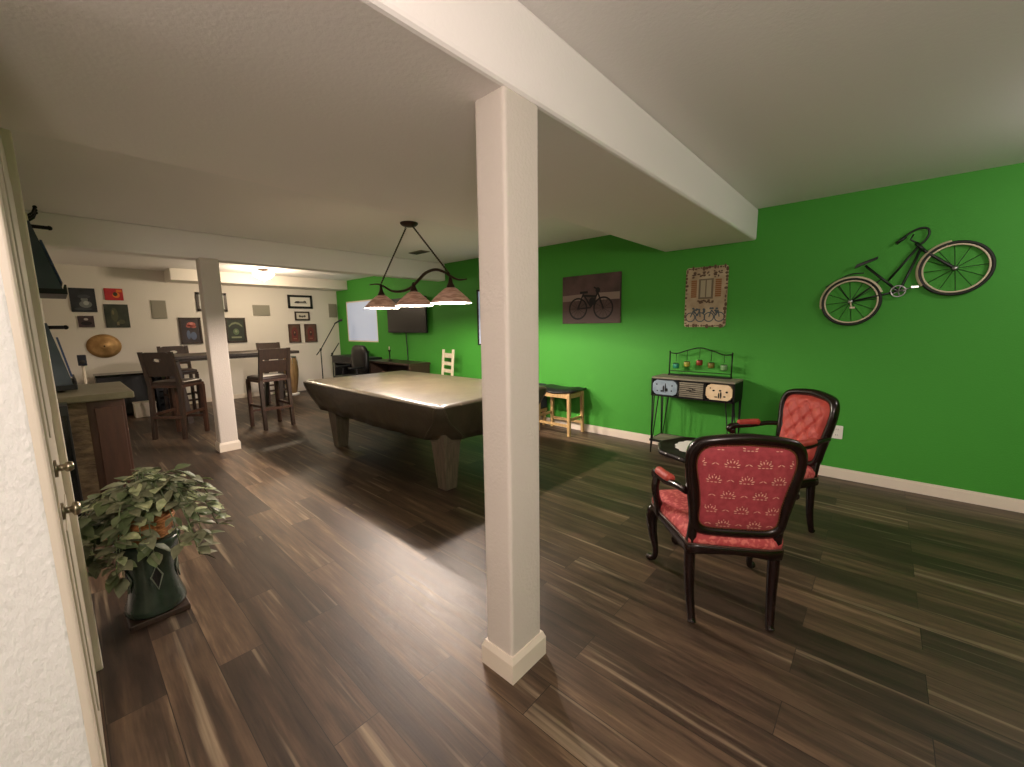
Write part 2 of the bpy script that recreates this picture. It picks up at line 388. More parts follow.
def topf(u, v):
    x = (-1+2*u)*(hx-.05); y = (-1+2*v)*(hy-.05)
    e = min(1, 6*min(u, 1-u))*min(1, 6*min(v, 1-v))
    return (x, y, .822+e*(.004*math.sin(x*5+y*2)*math.sin(y*7-x)+.003*math.sin(x*13+1)*math.sin(y*3)-.004))
m.grid(topf, 60, 36)
r0 = rings[0]
m.add([p for r in rings[:3] for p in r], [(i*n+j, i*n+(j+1) % n, (i+1)*n+(j+1) % n, (i+1)*n+j) for i in range(2) for j in range(n)], True)
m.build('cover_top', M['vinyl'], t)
# raised seams running down the cover corners
for sx in (-1, 1):
    for sy in (-1, 1):
        MB().tube(smoothpts([(sx*(hx-.045), sy*(hy-.004), .806), (sx*(hx-.075), sy*(hy+.003), .765), (sx*(hx-.125), sy*(hy-.026), .66), (sx*(hx-.24), sy*(hy-.05), .56), (sx*(hx-.32), sy*(hy-.072), .48)]), .008, 6).build('cover_seam', M['vinyl'], t)
        MB().tube(smoothpts([(sx*(hx-.004), sy*(hy-.045), .806), (sx*(hx+.003), sy*(hy-.06), .765), (sx*(hx-.026), sy*(hy-.125), .66), (sx*(hx-.05), sy*(hy-.24), .56), (sx*(hx-.072), sy*(hy-.32), .48)]), .008, 6).build('cover_seam', M['vinyl'], t)
MB().box(-hx+.16, -hy+.16, .50, hx-.16, hy-.16, .8).build('table_body', M['poolwood'], t, bevel=.01)
for sx in (-1, 1):
    for sy in (-1, 1):
        lx = 1.15 if sx > 0 else -.95
        m = MB().taper(lx, sy*.50, 0, .44, .062, .062, .095, .095)
        m.taper(lx, sy*.50, .44, .53, .10, .10, .10, .10)
        m.build('leg', M['poolwood'], t, bevel=.006)

# ------------------------------------------------------------------ pool lamp
LY = 2.69
t = thing('billiard_pendant_lamp', 'three-shade bronze pendant lamp with S-curved bar over the pool table', 'pendant lamp', (-3.9, LY, CE))
ox = 3.9
MB().lathe([(0, 0), (.095, 0), (.095, -.012), (.075, -.03), (.03, -.042), (0, -.044)], n=24).build('canopy', M['bronze'], t)
S = [(-4.80, 1.995), (-4.62, 1.99), (-4.47, 1.95), (-4.30, 1.888), (-4.10, 1.872), (-3.92, 1.90), (-3.78, 1.965), (-3.64, 2.032), (-3.48, 2.05), (-3.34, 2.015), (-3.24, 1.965), (-3.12, 1.92), (-3.0, 1.915)]
pts = smoothpts([(x+ox, 0, z-CE) for x, z in S])
MB().tube(pts, lerpl([.006, .012, .014, .016, .016, .014, .012, .006], len(pts)), 8).build('curved_bar', M['bronze'], t)
for sx, bx, bz in ((-1, -4.54, 1.985), (1, -3.25, 1.985)):
    a = Vector((sx*.07, 0, -.05)); b = Vector((bx+ox, 0, bz-CE)); m = MB()
    m.tube([a, b], .007, 6)
    for k in range(1, 28):
        p = a.lerp(b, k/28); m.ball(p, .0105, 6, 4)
    m.tube([(sx*.07, .0, -.03), (sx*.07+sx*.015, 0, -.045), (sx*.07, 0, -.06), (sx*.07-sx*.015, 0, -.045)], .004, 6, closed=True)
    m.build('hanging_rod', M['bronze'], t)
lamp_pts = []
for bx, at in ((-4.54, 1.985), (-3.87, 1.92), (-3.24, 1.965)):
    z0 = 1.70-CE
    sh = MB().lathe([(.205, z0), (.197, z0+.018), (.158, z0+.06), (.108, z0+.104), (.065, z0+.14), (.036, z0+.155)], (bx+ox, 0, 0), 32, caps=False)
    so = sh.build('lamp_shade', M['shade'], t)
    li = MB().lathe([(.2045, z0-.0), (.194, z0+.016), (.153, z0+.056), (.103, z0+.1), (.05, z0+.138), (.0, z0+.146)], (bx+ox, 0, 0), 32, caps=False)
    li.build('shade_lining', M['shadein'], so)
    MB().lathe([(.204, z0-.001), (.207, z0), (.207, z0+.003), (.203, z0+.003), (.204, z0-.001)], (bx+ox, 0, 0), 32, caps=False).build('shade_rim', M['shadein'], so)
    MB().lathe([(0, z0+.148), (.045, z0+.15), (.04, z0+.17), (.024, z0+.2), (.014, z0+.25), (.010, at-CE), (0, at-CE)], (bx+ox, 0, 0), 16).build('socket_cup', M['bronze'], t)
    MB().ball((bx+ox, 0, z0+.08), (.03, .03, .036)).build('bulb', M['bulb'], so)
    lamp_pts.append((bx, LY, 1.70+.03))

# ------------------------------------------------------------------ Victorian armchairs
def armchair(name, label, tufted):
    t = thing(name, label, 'armchair', group=None)
    # seat outline (front +Y)
    out = [(-.205, -.25), (-.235, -.1), (-.275, .06), (-.3, .19), (-.27, .262), (-.15, .285), (0, .3), (.15, .285), (.27, .262), (.3, .19), (.275, .06), (.235, -.1), (.205, -.25), (0, -.262)]
    cl = [Vector((x, y, 0)) for x, y in out]; cl2 = smoothpts(cl+[cl[0]], 3)[:-1]
    m = MB(); N_ = len(cl2)
    levels = [(1.0, .405), (1.01, .43), (1.0, .452), (.93, .474), (.78, .49), (.5, .5), (.2, .504)]
    vs = [(p.x*k, p.y*k+.01*(1-k), z) for k, z in levels for p in cl2]
    fs = [(i*N_+j, i*N_+(j+1) % N_, (i+1)*N_+(j+1) % N_, (i+1)*N_+j) for i in range(len(levels)-1) for j in range(N_)]
    fs.append(tuple(range((len(levels)-1)*N_, len(levels)*N_))); fs.append(tuple(range(N_-1, -1, -1)))
    m.add(vs, fs, True); m.build('seat_cushion', M['redseat'], t)
    m = MB()   # seat rail
    rl = [(1.0, .36), (1.025, .366), (1.035, .38), (1.025, .398), (1.012, .41), (.9, .41), (.9, .36), (1.0, .36)]
    vs = [(p.x*k, p.y*k, z - (.012 if i in (0, 1, 6, 7) else 0)*math.cos(3*math.atan2(p.x, p.y+.001))) for i, (k, z) in enumerate(rl) for p in cl2]
    m.add(vs, [(i*N_+j, i*N_+(j+1) % N_, (i+1)*N_+(j+1) % N_, (i+1)*N_+j) for i in range(len(rl)-1) for j in range(N_)], True)
    m.build('seat_rail', M['mahog'], t)
    m = MB(); m.tube([(p.x*1.016, p.y*1.016, .411) for p in cl2], .005, 6, closed=True); m.build('seat_piping', M['rustic'], t)
    # legs
    for s in (-1, 1):
        P = smoothpts([(s*.262, .225, .37), (s*.29, .258, .3), (s*.285, .252, .2), (s*.268, .235, .1), (s*.272, .245, .04), (s*.292, .272, .02)])
        m = MB().tube(P, lerpl([.034, .036, .026, .017, .016, .021], len(P)), 10)
        m.ball((s*.294, .274, .021), (.024, .024, .021)).ball((s*.29, .262, .33), (.03, .028, .04))
        m.build('leg', M['mahog'], t)
        P = smoothpts([(s*.19, -.222, .40), (s*.19, -.225, .28), (s*.186, -.235, .15), (s*.178, -.262, .03), (s*.178, -.272, 0.006)])
        m = MB().tube(P, lerpl([.027, .026, .022, .018, .021], len(P)), 10); m.build('leg', M['mahog'], t)
    # back: outline in tilted plane
    tilt = .15
    def bp(x, z, off=0):      # off >0 toward the front
        z = .46+(z-.46)*.945; h = z-.44; return (x, -.235 - h*tilt + off - .05*(1-(x/.27)**2)*min(1, max(h, 0)*3)*.55, z)
    KX = .96
    half = [(0, .46), (.09, .462), (.17, .472), (.21, .51), (.222, .60), (.238, .70), (.252, .80), (.258, .88), (.244, .945), (.205, .985), (.13, 1.003), (.06, 1.012)]
    half = [(x*KX, z) for x, z in half]
    outl = half + [(0, 1.016)] + [(-x, z) for x, z in half[1:][::-1]]
    c3 = smoothpts([(x, 0, z) for x, z in outl] + [(outl[0][0], 0, outl[0][1])], 3)[:-1]
    cz = .74
    def inset(p, k):   # shrink by a roughly constant width
        v = Vector((p.x, 0, p.z-cz)); l = v.length; return Vector((v.x*(l-k)/l, 0, cz+v.z*(l-k)/l))
    m = MB(); NB = len(c3)
    prof = [(0, -.022), (-.004, 0), (0, .022), (.022, .03), (.046, .018), (.048, 0), (.046, -.018), (.022, -.03)]
    vs = []
    for k, off in prof:
        for p in c3:
            q = inset(p, k); vs.append(bp(q.x, q.z, off))
    K = len(prof)
    m.add(vs, [(i*NB+j, i*NB+(j+1) % NB, ((i+1) % K)*NB+(j+1) % NB, ((i+1) % K)*NB+j) for i in range(K) for j in range(NB)], True)
    for s in (-1, 1):   # side posts running down to the rear legs
        P = smoothpts([bp(s*.195, .62), bp(s*.190, .55), bp(s*.188, .47), (s*.19, -.224, .40), (s*.19, -.222, .36)])
        m.tube(P, lerpl([.012, .022, .026, .027], len(P)), 8)
    m.build('back_frame', M['mahog'], t)
    def panel(off, bulge, nm, mt, sgn):
        m = MB(); rr_ = [(.044, 0), (.055, .5), (.09, .8), (.14, .95), (.19, 1.0)]
        vs = []
        for k, h in rr_:
            for p in c3:
                q = inset(p, k); vs.append(bp(q.x, q.z, off+sgn*bulge*h))
        vs.append(bp(0, cz, off+sgn*bulge))
        fs = [(i*NB+j, i*NB+(j+1) % NB, (i+1)*NB+(j+1) % NB, (i+1)*NB+j) for i in range(len(rr_)-1) for j in range(NB)]
        L_ = (len(rr_)-1)*NB; fs += [(L_+j, L_+(j+1) % NB, len(vs)-1) for j in range(NB)]
        m.add(vs, fs, True); return m
    # rear upholstery with woven motif
    rp = panel(-.010, .016, 'r', None, -1)
    rp.cur = 1
    def onpanel(x, z):
        r = math.hypot(x, z-cz); return bp(x, z, -.0345 if r < .13 else -.034+min(1, (r-.13)/.12)*.008)
    def dot(x, z, a, b, ang=0):
        P = []
        for k in range(7):
            q = 2*PI*k/7; u = a*math.cos(q); v = b*math.sin(q)
            P.append(onpanel(x+u*math.cos(ang)-v*math.sin(ang), z+u*math.sin(ang)+v*math.cos(ang)))
        rp.add([Vector(p)+Vector((0, -.0012, 0)) for p in P], [tuple(range(7))], False)
    def inside(x, z):
        # point comfortably inside the inner panel edge
        for p in c3:
            if (Vector((p.x, 0, p.z))-Vector((x, 0, z))).length < .058: return False
        xs = [abs(p.x) for p in c3 if abs(p.z-z) < .03]; return bool(xs) and abs(x) < max(xs)-.05 and .52 < z < .955
    def motif(x, z):
        for a in (-70, -42, -15, 15, 42, 70):
            q = math.radians(a); rr = .022
            u = x+math.sin(q)*rr*1.25; v = z-.008+math.cos(q)*rr
            if inside(u, v): dot(u, v, .0028, .0075, -q)
        for a in (-32, 0, 32):
            q = math.radians(a); u = x+math.sin(q)*.036*1.1; v = z-.008+math.cos(q)*.034
            if inside(u, v): dot(u, v, .0022, .0034)
        for dx in (-.024, -.008, .008, .024):
            if inside(x+dx, z-.012): dot(x+dx, z-.012, .0062, .0024)
    for r_ in range(6):
        z = .955-.083*r_; sh_ = .067 if r_ % 2 else 0
        for k in range(-3, 4):
            x = k*.134+sh_; motif(x, z)
            x2 = x+.067
            if inside(x2, z):
                dot(x2-.008, z, .009, .002, .6); dot(x2+.008, z, .009, .002, -.6)
    rp.build('rear_upholstery', [M['red'], M['gold']], t)
    # front upholstery
    if tufted:
        rows = [(.575, (-.055, .055)), (.645, (-.11, 0, .11)), (.715, (-.165, -.055, .055, .165)), (.785, (-.11, 0, .11)), (.855, (-.165, -.055, .055, .165)), (.925, (-.11, 0, .11))]
        buttons = [(x, z) for z, xs in rows for x in xs if inside(x, z)]
        allb = [(x, z) for z, xs in rows for x in xs]
        segs = [(p, q) for p in allb for q in allb if q[1] > p[1] and .02 < math.hypot(p[0]-q[0], p[1]-q[1]) < .1]
        def sd(x, z, p, q):
            d = Vector((q[0]-p[0], q[1]-p[1])); w_ = Vector((x-p[0], z-p[1])); u = max(0, min(1, w_.dot(d)/d.length_squared)); return (w_-d*u).length
        m = MB(); rr_ = [i/25*.985 for i in range(26)]; vs = []
        def height(x, z, h):
            d_ = min(math.hypot(x-p[0], z-p[1]) for p in allb); e_ = min(sd(x, z, *g_) for g_ in segs)
            return .012+.034*math.sin(h*PI/2)-h*(.014*math.exp(-(d_/.014)**2)+.012*math.exp(-(e_/.009)**2))
        for i, k in enumerate(rr_):
            for p in c3:
                q = inset(p, .044); q = Vector((q.x*(1-k), 0, cz+(q.z-cz)*(1-k))); vs.append(bp(q.x, q.z, height(q.x, q.z, min(1, i/5))))
        vs.append(bp(0, cz, height(0, cz, 1)))
        fs = [(i*NB+j, i*NB+(j+1) % NB, (i+1)*NB+(j+1) % NB, (i+1)*NB+j) for i in range(len(rr_)-1) for j in range(NB)]
        L_ = (len(rr_)-1)*NB; fs += [(L_+j, L_+(j+1) % NB, len(vs)-1) for j in range(NB)]
        m.add(vs, fs, True); fu = m.build('front_upholstery', M['redtuft'], t)
        for bx_, bz_ in buttons: MB().ball(bp(bx_, bz_, .024), (.008, .006, .008), 8, 6).build('tuft_button', M['redtuft'], fu)
    else:
        panel(.012, .035, 'f', None, 1).build('front_upholstery', M['redtuft'], t)
    m = MB()
    for p in c3:   # nailhead trim
        q = inset(p, .049); m.ball(bp(q.x, q.z, -.017), .0042, 6, 4)
    L_ = len(c3)
    for i in range(L_):
        p = (c3[i]+c3[(i+1) % L_])/2; q = inset(p, .049); m.ball(bp(q.x, q.z, -.017), .0042, 6, 4)
    m.build('nailhead_trim', M['nail'], t)
    # arms
    for s in (-1, 1):
        P = smoothpts([bp(s*.232, .70), (s*.262, -.20, .685), (s*.29, -.10, .665), (s*.305, .0, .66), (s*.312, .055, .655), (s*.312, .075, .632), (s*.306, .06, .612)])
        m = MB().tube(P, lerpl([.018, .018, .019, .022, .025, .024, .016], len(P)), 10)
        P = smoothpts([(s*.305, .05, .64), (s*.318, .04, .58), (s*.31, .045, .52), (s*.288, .09, .45), (s*.276, .1, .39)])
        m.tube(P, lerpl([.022, .021, .02, .026, .028], len(P)), 10)
        ar = m.build('armrest', M['mahog'], t)
        P = smoothpts([(s*.272, -.15, .692), (s*.29, -.1, .69), (s*.302, -.04, .686), (s*.308, .01, .68)])
        MB().tube(P, [.012]+[.024]*(len(P)-2)+[.014], 10).build('arm_pad', M['redtuft'], ar)
    return t
a = armchair('armchair', 'red upholstered armchair seen from behind, pale motif rows on its back', False)
a.location = (-.580, 2.27, 0); a.rotation_euler = (0, 0, math.radians(32.3))
b = armchair('armchair', 'button-tufted red armchair facing the camera, nearest the green wall', True)
b.location = (-.576, 3.345, 0); b.rotation_euler = (0, 0, math.radians(135.4))

# ------------------------------------------------------------------ side table with lace
t = thing('side_table', 'small black scalloped pedestal table between the two red armchairs', 'side table', (-.865, 2.935, 0))
N_ = 60
def scal(r, z): return [(r*(1+.035*math.cos(8*2*PI*k/N_))*math.cos(2*PI*k/N_), r*(1+.035*math.cos(8*2*PI*k/N_))*math.sin(2*PI*k/N_), z) for k in range(N_)]
rg = [scal(.27, .565), scal(.30, .575), scal(.305, .59), scal(.295, .602), scal(.28, .604), scal(.272, .6), scal(.02, .6)]
m = MB(); m.add([p for r in rg for p in r], [(i*N_+j, i*N_+(j+1) % N_, (i+1)*N_+(j+1) % N_, (i+1)*N_+j) for i in range(len(rg)-1) for j in range(N_)] + [tuple(range(N_-1, -1, -1)), tuple(range((len(rg)-1)*N_, len(rg)*N_))], True)
m.build('tabletop', mat('dark_satin_tabletop', (20, 9, 7), .5, spec=.3), t)
for k in range(16):
    a_ = 2*PI*(k+.5)/16; MB().ball((.292*math.cos(a_), .292*math.sin(a_), .59), (.012, .012, .010), 6, 5).build('edge_inlay', M['lace'], t)
MB().lathe([(.0, .57), (.06, .565), (.035, .53), (.025, .46), (.045, .4), (.05, .36), (.03, .3), (.028, .24), (.055, .19), (.045, .14), (.0, .12)], n=18).build('pedestal', M['mahog'], t)
for k in range(3):
    a_ = 2*PI*k/3+math.radians(-101); c, s = math.cos(a_), math.sin(a_)
    P = smoothpts([(c*.03, s*.03, .2), (c*.12, s*.12, .19), (c*.2, s*.2, .1), (c*.26, s*.26, .03), (c*.31, s*.31, .028)])
    MB().tube(P, lerpl([.026, .024, .018, .018, .028], len(P)), 8).build('foot', M['mahog'], t)
m = MB(); rim = []
for k in range(96):
    a_ = 2*PI*k/96; r = .175*(1+.07*abs(math.sin(8*a_))); rim.append((-.865+r*math.cos(a_), 2.935+r*math.sin(a_)))
m.slab(rim, .6045, .6075)
tag(m.build('lace_doily', M['lace']), 'white scallop-edged doily lying on the small black table', 'doily')

# ------------------------------------------------------------------ console table by the green wall
cx0, cx1, cy0, cy1 = -1.90, -1.05, 4.45, 4.775
t = thing('console_table', 'narrow console with three painted drawers and hairpin legs at the green wall', 'console table', ((cx0+cx1)/2, (cy0+cy1)/2, 0))
W = (cx1-cx0)/2; H2 = (cy1-cy0)/2
MB().box(-W, -H2, .862, W, H2, .882).build('top', M['oldwood'], t, bevel=.003)
m = MB().box(-W, -H2+.004, .675, -W+.012, H2, .862).box(W-.012, -H2+.004, .675, W, H2, .862).box(-W, H2-.01, .675, W, H2, .862).box(-W, -H2+.004, .665, W, H2, .68)
m.box(-W, -H2-.002, .665, W, -H2+.012, .682).box(-W, -H2-.002, .852, W, -H2+.012, .862)
for x in (-W+.006, -.125, .145, W-.006): m.box(x-.008, -H2-.002, .668, x+.008, -H2+.014, .862)
m.build('case', M['iron'], t)
def plaque(cx, w, cz, h, notch):
    P = []
    for (sx, sz) in ((1, 1), (-1, 1), (-1, -1), (1, -1)):
        c = (cx+sx*w/2, cz+sz*h/2); seq = [(-notch*1.1, 0), (-notch*.95, -notch*.22), (-notch*.7, -notch*.36), (-notch*.42, -notch*.42), (-notch*.36, -notch*.7), (-notch*.22, -notch*.95), (0, -notch*1.1)]
        q = [(c[0]+sx*a_, c[1]+sz*b_) for a_, b_ in seq]
        P += q[::-1] if sx*sz > 0 else q
    return P
def drawer(nm, x0, x1, mt, mk, lab):
    cx = (x0+x1)/2; w = x1-x0
    if mk == 'slat':
        m = MB()
        for k in range(8):
            m.cur = 0; m.box(x0, -H2-.009, .687+k*.0205, x1, -H2+.004, .687+k*.0205+.013)
        m.cur = 0
        m.cur = 1; m.box(x0+.004, -H2-.003, .69, x1-.004, -H2+.1, .846)
    else: m = MB().prism(plaque(cx, w, .768, .16, .035), -H2-.008, -H2+.1)
    o = m.build('drawer', [mt, M['iron']], t); o['label'] = lab
    for (u, v, a_, b_) in mk_marks[mk]: MB().prism(circ(cx+u*w, .768+v*.16, 1, 10, a_, b_), -H2-.0105, -H2-.007).build('drawer_ornament', M['iron'], o)
mk_marks = dict(a=[(-.33, .2, .008, .01), (-.05, -.1, .008, .04), (.03, -.02, .006, .055), (.09, -.15, .012, .02), (.3, .16, .008, .008), (-.12, -.25, .014, .01), (.28, -.2, .008, .008), (-.3, -.25, .008, .007)],
                slat=[(-.1, -.05, .03, .006), (.05, -.12, .035, .006), (.12, .03, .02, .005), (.0, .08, .025, .005)],
                b=[(-.2, .1, .012, .009), (.05, .12, .012, .009), (.3, .05, .012, .01), (.0, -.2, .006, .03), (.08, -.16, .008, .035), (-.1, -.3, .016, .006), (.22, -.25, .012, .008), (-.33, .25, .006, .006)])
drawer('l', -W+.018, -.137, M['blue'], 'a', 'dusty blue drawer front')
drawer('m', -.112, .132, M['oldwood'], 'slat', 'ribbed wooden drawer front')
drawer('r', .158, W-.018, M['buff'], 'b', 'cream shaped drawer front')
for sx in (-1, 1):
    for sy in (-1, 1):
        x = sx*(W-.01); y = sy*(H2-.012)
        m = MB().tube([(x, y, 0), (x, y, .67)], .007, 6)
        m.tube([(x, y, .02), (x-sx*.07, y, .67)], .006, 6); m.tube([(x, y, .02), (x, y-sy*.05, .67)], .006, 6)
        m.build('leg', M['iron'], t)
m = MB().box(-W+.0, -H2+.0, .142, W, H2-.0, .158).build('lower_shelf', M['oldwood'], t)
m = MB()
for y in (-H2, H2-.008): m.box(-W-.004, y-.002, .136, W+.004, y+.01, .16)
for x in (-W-.004, W-.006): m.box(x, -H2, .136, x+.01, H2, .16)
m.build('shelf_frame', M['iron'], t)
# wire rack with hanging glass cups
ty = 4.70
t = thing('wire_rack', 'arched black wire rack standing on the console table', 'rack', (-1.475, ty, .882))
MB().box(-.33, -.03, 0, .33, .03, .014).build('base', M['iron'], t)
m = MB()
for s in (-1, 1): m.tube([(s*.325, 0, .01), (s*.325, 0, .265)], .007, 6); m.ball((s*.325, 0, .268), .01)
m.tube(smoothpts([(-.325, 0, .255), (-.24, 0, .25), (-.14, 0, .285), (0, 0, .318), (.14, 0, .285), (.24, 0, .25), (.325, 0, .255)]), .006, 6)
m.tube([(-.325, 0, .05), (.325, 0, .05)], .004, 6)
m.build('arched_frame', M['iron'], t)
hk = [(-.253, .25), (-.132, .285), (.0, .318), (.122, .292), (.25, .252)]
cupz = [.082, .105, .128, .105, .088]
for (x, zt), zc in zip(hk, cupz): MB().tube([(x, 0, zt), (x, 0, zc+.075)], .0025, 5).tube(circ3 := [(x+.028*math.cos(2*PI*k/12), .028*math.sin(2*PI*k/12), zc+.055) for k in range(12)], .003, 5, closed=True).build('hook', M['iron'], t)
for (x, zt), zc, mt, cn in zip(hk, cupz, (M['vt'], M['vy'], M['vr'], M['vo'], M['vg']), ('teal', 'olive yellow', 'brick red', 'amber brown', 'clear green')):
    o = thing('hanging_votive_cup', cn+' votive cup hanging in the wire rack', 'votive cup', (-1.475+x, ty, .882+zc), 0, 'glass cups hanging in the wire rack')
    g = MB().lathe([(0, 0), (.027, 0), (.033, .012), (.034, .05), (.030, .056), (.028, .05), (.028, .012), (0, .008)], n=14)
    g.build('cup', mt, o)
    g = MB().lathe([(0, .008), (.026, .008), (.026, .03), (0, .032)], n=12); g.build('candle', M['cream'], o)

# ------------------------------------------------------------------ pictures on the green wall
def wallthing(name, label, cat, x, z, group=None): return thing(name, label, cat, (x, D, z), 0, group)
def ringpoly(m, cx, cz, r, w, y, n=28, sx=1., T=lambda u, v: (u, v)):
    for k in range(n):
        a0 = 2*PI*k/n; a1 = 2*PI*(k+1)/n
        q = [(cx+(r+e)*sx*math.cos(a_), cz+(r+e)*math.sin(a_)) for e, a_ in ((-w/2, a0), (w/2, a0), (w/2, a1), (-w/2, a1))]
        q = [T(*p) for p in q]; m.add([(p[0], y, p[1]) for p in q], [(0, 1, 2, 3)], False)
def strip(m, pts, w, y):
    for (x0, z0), (x1, z1) in zip(pts[:-1], pts[1:]):
        d = Vector((x1-x0, z1-z0)); l = d.length or 1e-6; n = Vector((-d.y, d.x))/l*w/2
        m.add([(x0+n.x, y, z0+n.y), (x0-n.x, y, z0-n.y), (x1-n.x, y, z1-n.y), (x1+n.x, y, z1+n.y)], [(0, 1, 2, 3)], False)
t = wallthing('canvas_picture', 'dark canvas picture of a black bicycle on the green wall', 'picture', -2.911, 1.80)
m = MB().box(-.436, -.035, -.316, .436, 0, .316); m.build('canvas', flat((98, 76, 72), .8, (72, 56, 54), 4), t, bevel=.004)
m = MB()
m.cur = 0; strip(m, [(-.43, .02), (-.1, .03)], .08, -.0354); strip(m, [(.1, .03), (.43, .03)], .09, -.0354)
m.cur = 1; strip(m, [(-.43, -.22), (.43, -.22)], .16, -.0355)
m.cur = 2
for cx in (-.18, .2): ringpoly(m, cx, -.12, .135, .022, -.0365)
for a_ in range(0, 180, 30):
    for cx in (-.18, .2): c, s = math.cos(math.radians(a_))*.13, math.sin(math.radians(a_))*.13; strip(m, [(cx-c, -.12-s), (cx+c, -.12+s)], .004, -.0362)
strip(m, [(-.18, -.12), (-.1, .07), (.02, -.1), (.12, .08), (.2, -.12)], .022, -.0368); strip(m, [(-.1, .05), (.1, .03)], .03, -.0369); strip(m, [(-.18, -.12), (.02, -.11)], .018, -.037)
strip(m, [(-.15, .09), (-.03, .09)], .03, -.0371); strip(m, [(.11, .06), (.1, .13), (.06, .15)], .02, -.0372); m.prism(circ(.04, -.03, .05), -.0374, -.0373); m.prism(circ(.12, .11, .035), -.0374, -.0373)
m.build('print', [flat((140, 122, 112)), flat((84, 68, 64)), flat((10, 10, 11))], t)

t = wallthing('wall_plaque', 'cream plaque painted with a shuttered window and bicycles on green wall', 'wall plaque', -1.474, 1.748)
MB().prism(rrect(.43, .645, .03), -.012, 0).build('board', flat((188, 172, 142), .6, (160, 140, 110), 7), t)
m = MB(); rnd = random.Random(3)
m.cur = 0   # edge wear
for k in range(60):
    a_ = 2*PI*k/60; x = .205*max(-1, min(1, 1.35*math.cos(a_))); z = .312*max(-1, min(1, 1.35*math.sin(a_)))
    m.prism(circ(x*rnd.uniform(.97, 1.02), z*rnd.uniform(.975, 1.01), 1, 7, rnd.uniform(.003, .02), rnd.uniform(.004, .026)), -.0125-.00005*k, -.012)
m.cur = 1   # shutters
for s in (-1, 1):
    for k in range(9): m.box(s*.125-.03, -.0135, .0+k*.021, s*.125+.03, -.0125, .017+k*.021)
m.cur = 2; m.box(-.075, -.0132, -.02, .075, -.0125, .195)
m.cur = 3; m.box(-.055, -.0138, 0, -.006, -.0131, .18).box(.006, -.0138, 0, .055, -.0131, .18)
m.cur = 4   # awning scrolls and flower box
for k in range(26): m.prism(circ(rnd.uniform(-.16, .16), .24+rnd.uniform(-.035, .035), 1, 7, rnd.uniform(.008, .022), rnd.uniform(.006, .014)), -.0134-.0001*k, -.0125)
for k in range(16): m.prism(circ(rnd.uniform(-.09, .09), -.045+rnd.uniform(-.018, .014), 1, 7, .014, .009), -.0134-.0001*k, -.0125)
m.cur = 5
for cx in (-.15, -.045, .045, .15): ringpoly(m, cx, -.215, .048, .011, -.0138)
strip(m, [(-.15, -.215), (-.12, -.14), (-.075, -.2), (-.055, -.14), (-.045, -.215)], .012, -.0139); strip(m, [(.045, -.215), (.07, -.14), (.115, -.2), (.135, -.14), (.15, -.215)], .012, -.0139)
for k in range(18): m.prism(circ(rnd.uniform(-.17, .17), -.15+rnd.uniform(-.03, .03), 1, 7, .014, .011), -.0142-.0001*k, -.0125)
m.build('print', [flat((96, 72, 52)), flat((140, 92, 50)), flat((110, 98, 78)), flat((168, 158, 132)), flat((88, 66, 48)), flat((70, 82, 86))], t)

# metal bicycle wall sculpture (x,z measured on the wall)
bx, bz = .06, 1.711
t = wallthing('metal_bicycle', 'metal bicycle sculpture with ivory fenders tilted on the green wall', 'wall sculpture', bx, bz)
Q = lambda x, z, y=-.03: (x-bx, y, z-bz)
RC = (-.243, 1.638); FC = (.372, 1.866); RW = .2
ang = math.atan2(FC[1]-RC[1], FC[0]-RC[0])
for (cx, cz) in (RC, FC):
    wl = MB().tube([Q(cx+RW*math.cos(2*PI*k/40), cz+RW*math.sin(2*PI*k/40)) for k in range(40)], .011, 8, closed=True).build('wheel', M['tyre'], t)
    MB().tube([Q(cx+(RW-.018)*math.cos(2*PI*k/40), cz+(RW-.018)*math.sin(2*PI*k/40)) for k in range(40)], .007, 6, closed=True).build('rim', M['fender'], wl)
    m = MB()
    for k in range(12):
        a_ = 2*PI*k/12+.1; m.tube([Q(cx, cz), Q(cx+(RW-.02)*math.cos(a_), cz+(RW-.02)*math.sin(a_))], .0022, 4)
    m.build('spokes', M['bike'], wl)
    MB().lathe([(.0, -.02), (.018, -.02), (.018, .02), (0, .02)], Q(cx, cz), 10, T=Matrix.Rotation(PI/2, 4, 'X')).build('hub', M['silver'], wl)
HD = (.157, 2.07)
m = MB()
m.tube([Q(.19, 2.02), Q(.135, 2.09)], .013, 8)
m.tube([Q(*HD), Q(-.01, 1.80)], .0085, 8); m.tube([Q(.17, 2.05), Q(.078, 1.745), Q(.06, 1.711)], .0095, 8)
m.tube([Q(-.16, 1.935), Q(.06, 1.711)], .010, 8); m.tube([Q(.06, 1.711), Q(*RC)], .008, 8); m.tube([Q(-.05, 1.82), Q(*RC)], .006, 8)
m.build('frame', M['bike'], t)
MB().tube(smoothpts([Q(.15, 2.065), Q(.2, 2.012), Q(.29, 1.935), Q(*FC)]), .0115, 8).build('fork', M['bike'], t)
def fender(c, a0, a1):
    m = MB()
    def fn(u, v):
        a_ = math.radians(a0+(a1-a0)*u); r = RW+.006+.016*math.sin(PI*v); return Q(c[0]+r*math.cos(a_), c[1]+r*math.sin(a_), -.05+.04*v)
    m.grid(fn, 20, 6); return m
fender(RC, 20, 195).build('fender', M['fender'], t); fender(FC, 100, 215).build('fender', M['fender'], t)
m = MB().tube([Q(-.15, 1.92), Q(-.165, 1.945)], .009, 6)
m.hexa([Q(-.235, 1.925, -.065), Q(-.235, 1.925, .0), Q(-.09, 1.99, -.02), Q(-.09, 1.99, -.045)], [Q(-.225, 1.955, -.062), Q(-.225, 1.955, -.002), Q(-.088, 2.01, -.025), Q(-.088, 2.01, -.04)])
m.build('saddle', M['black'], t)
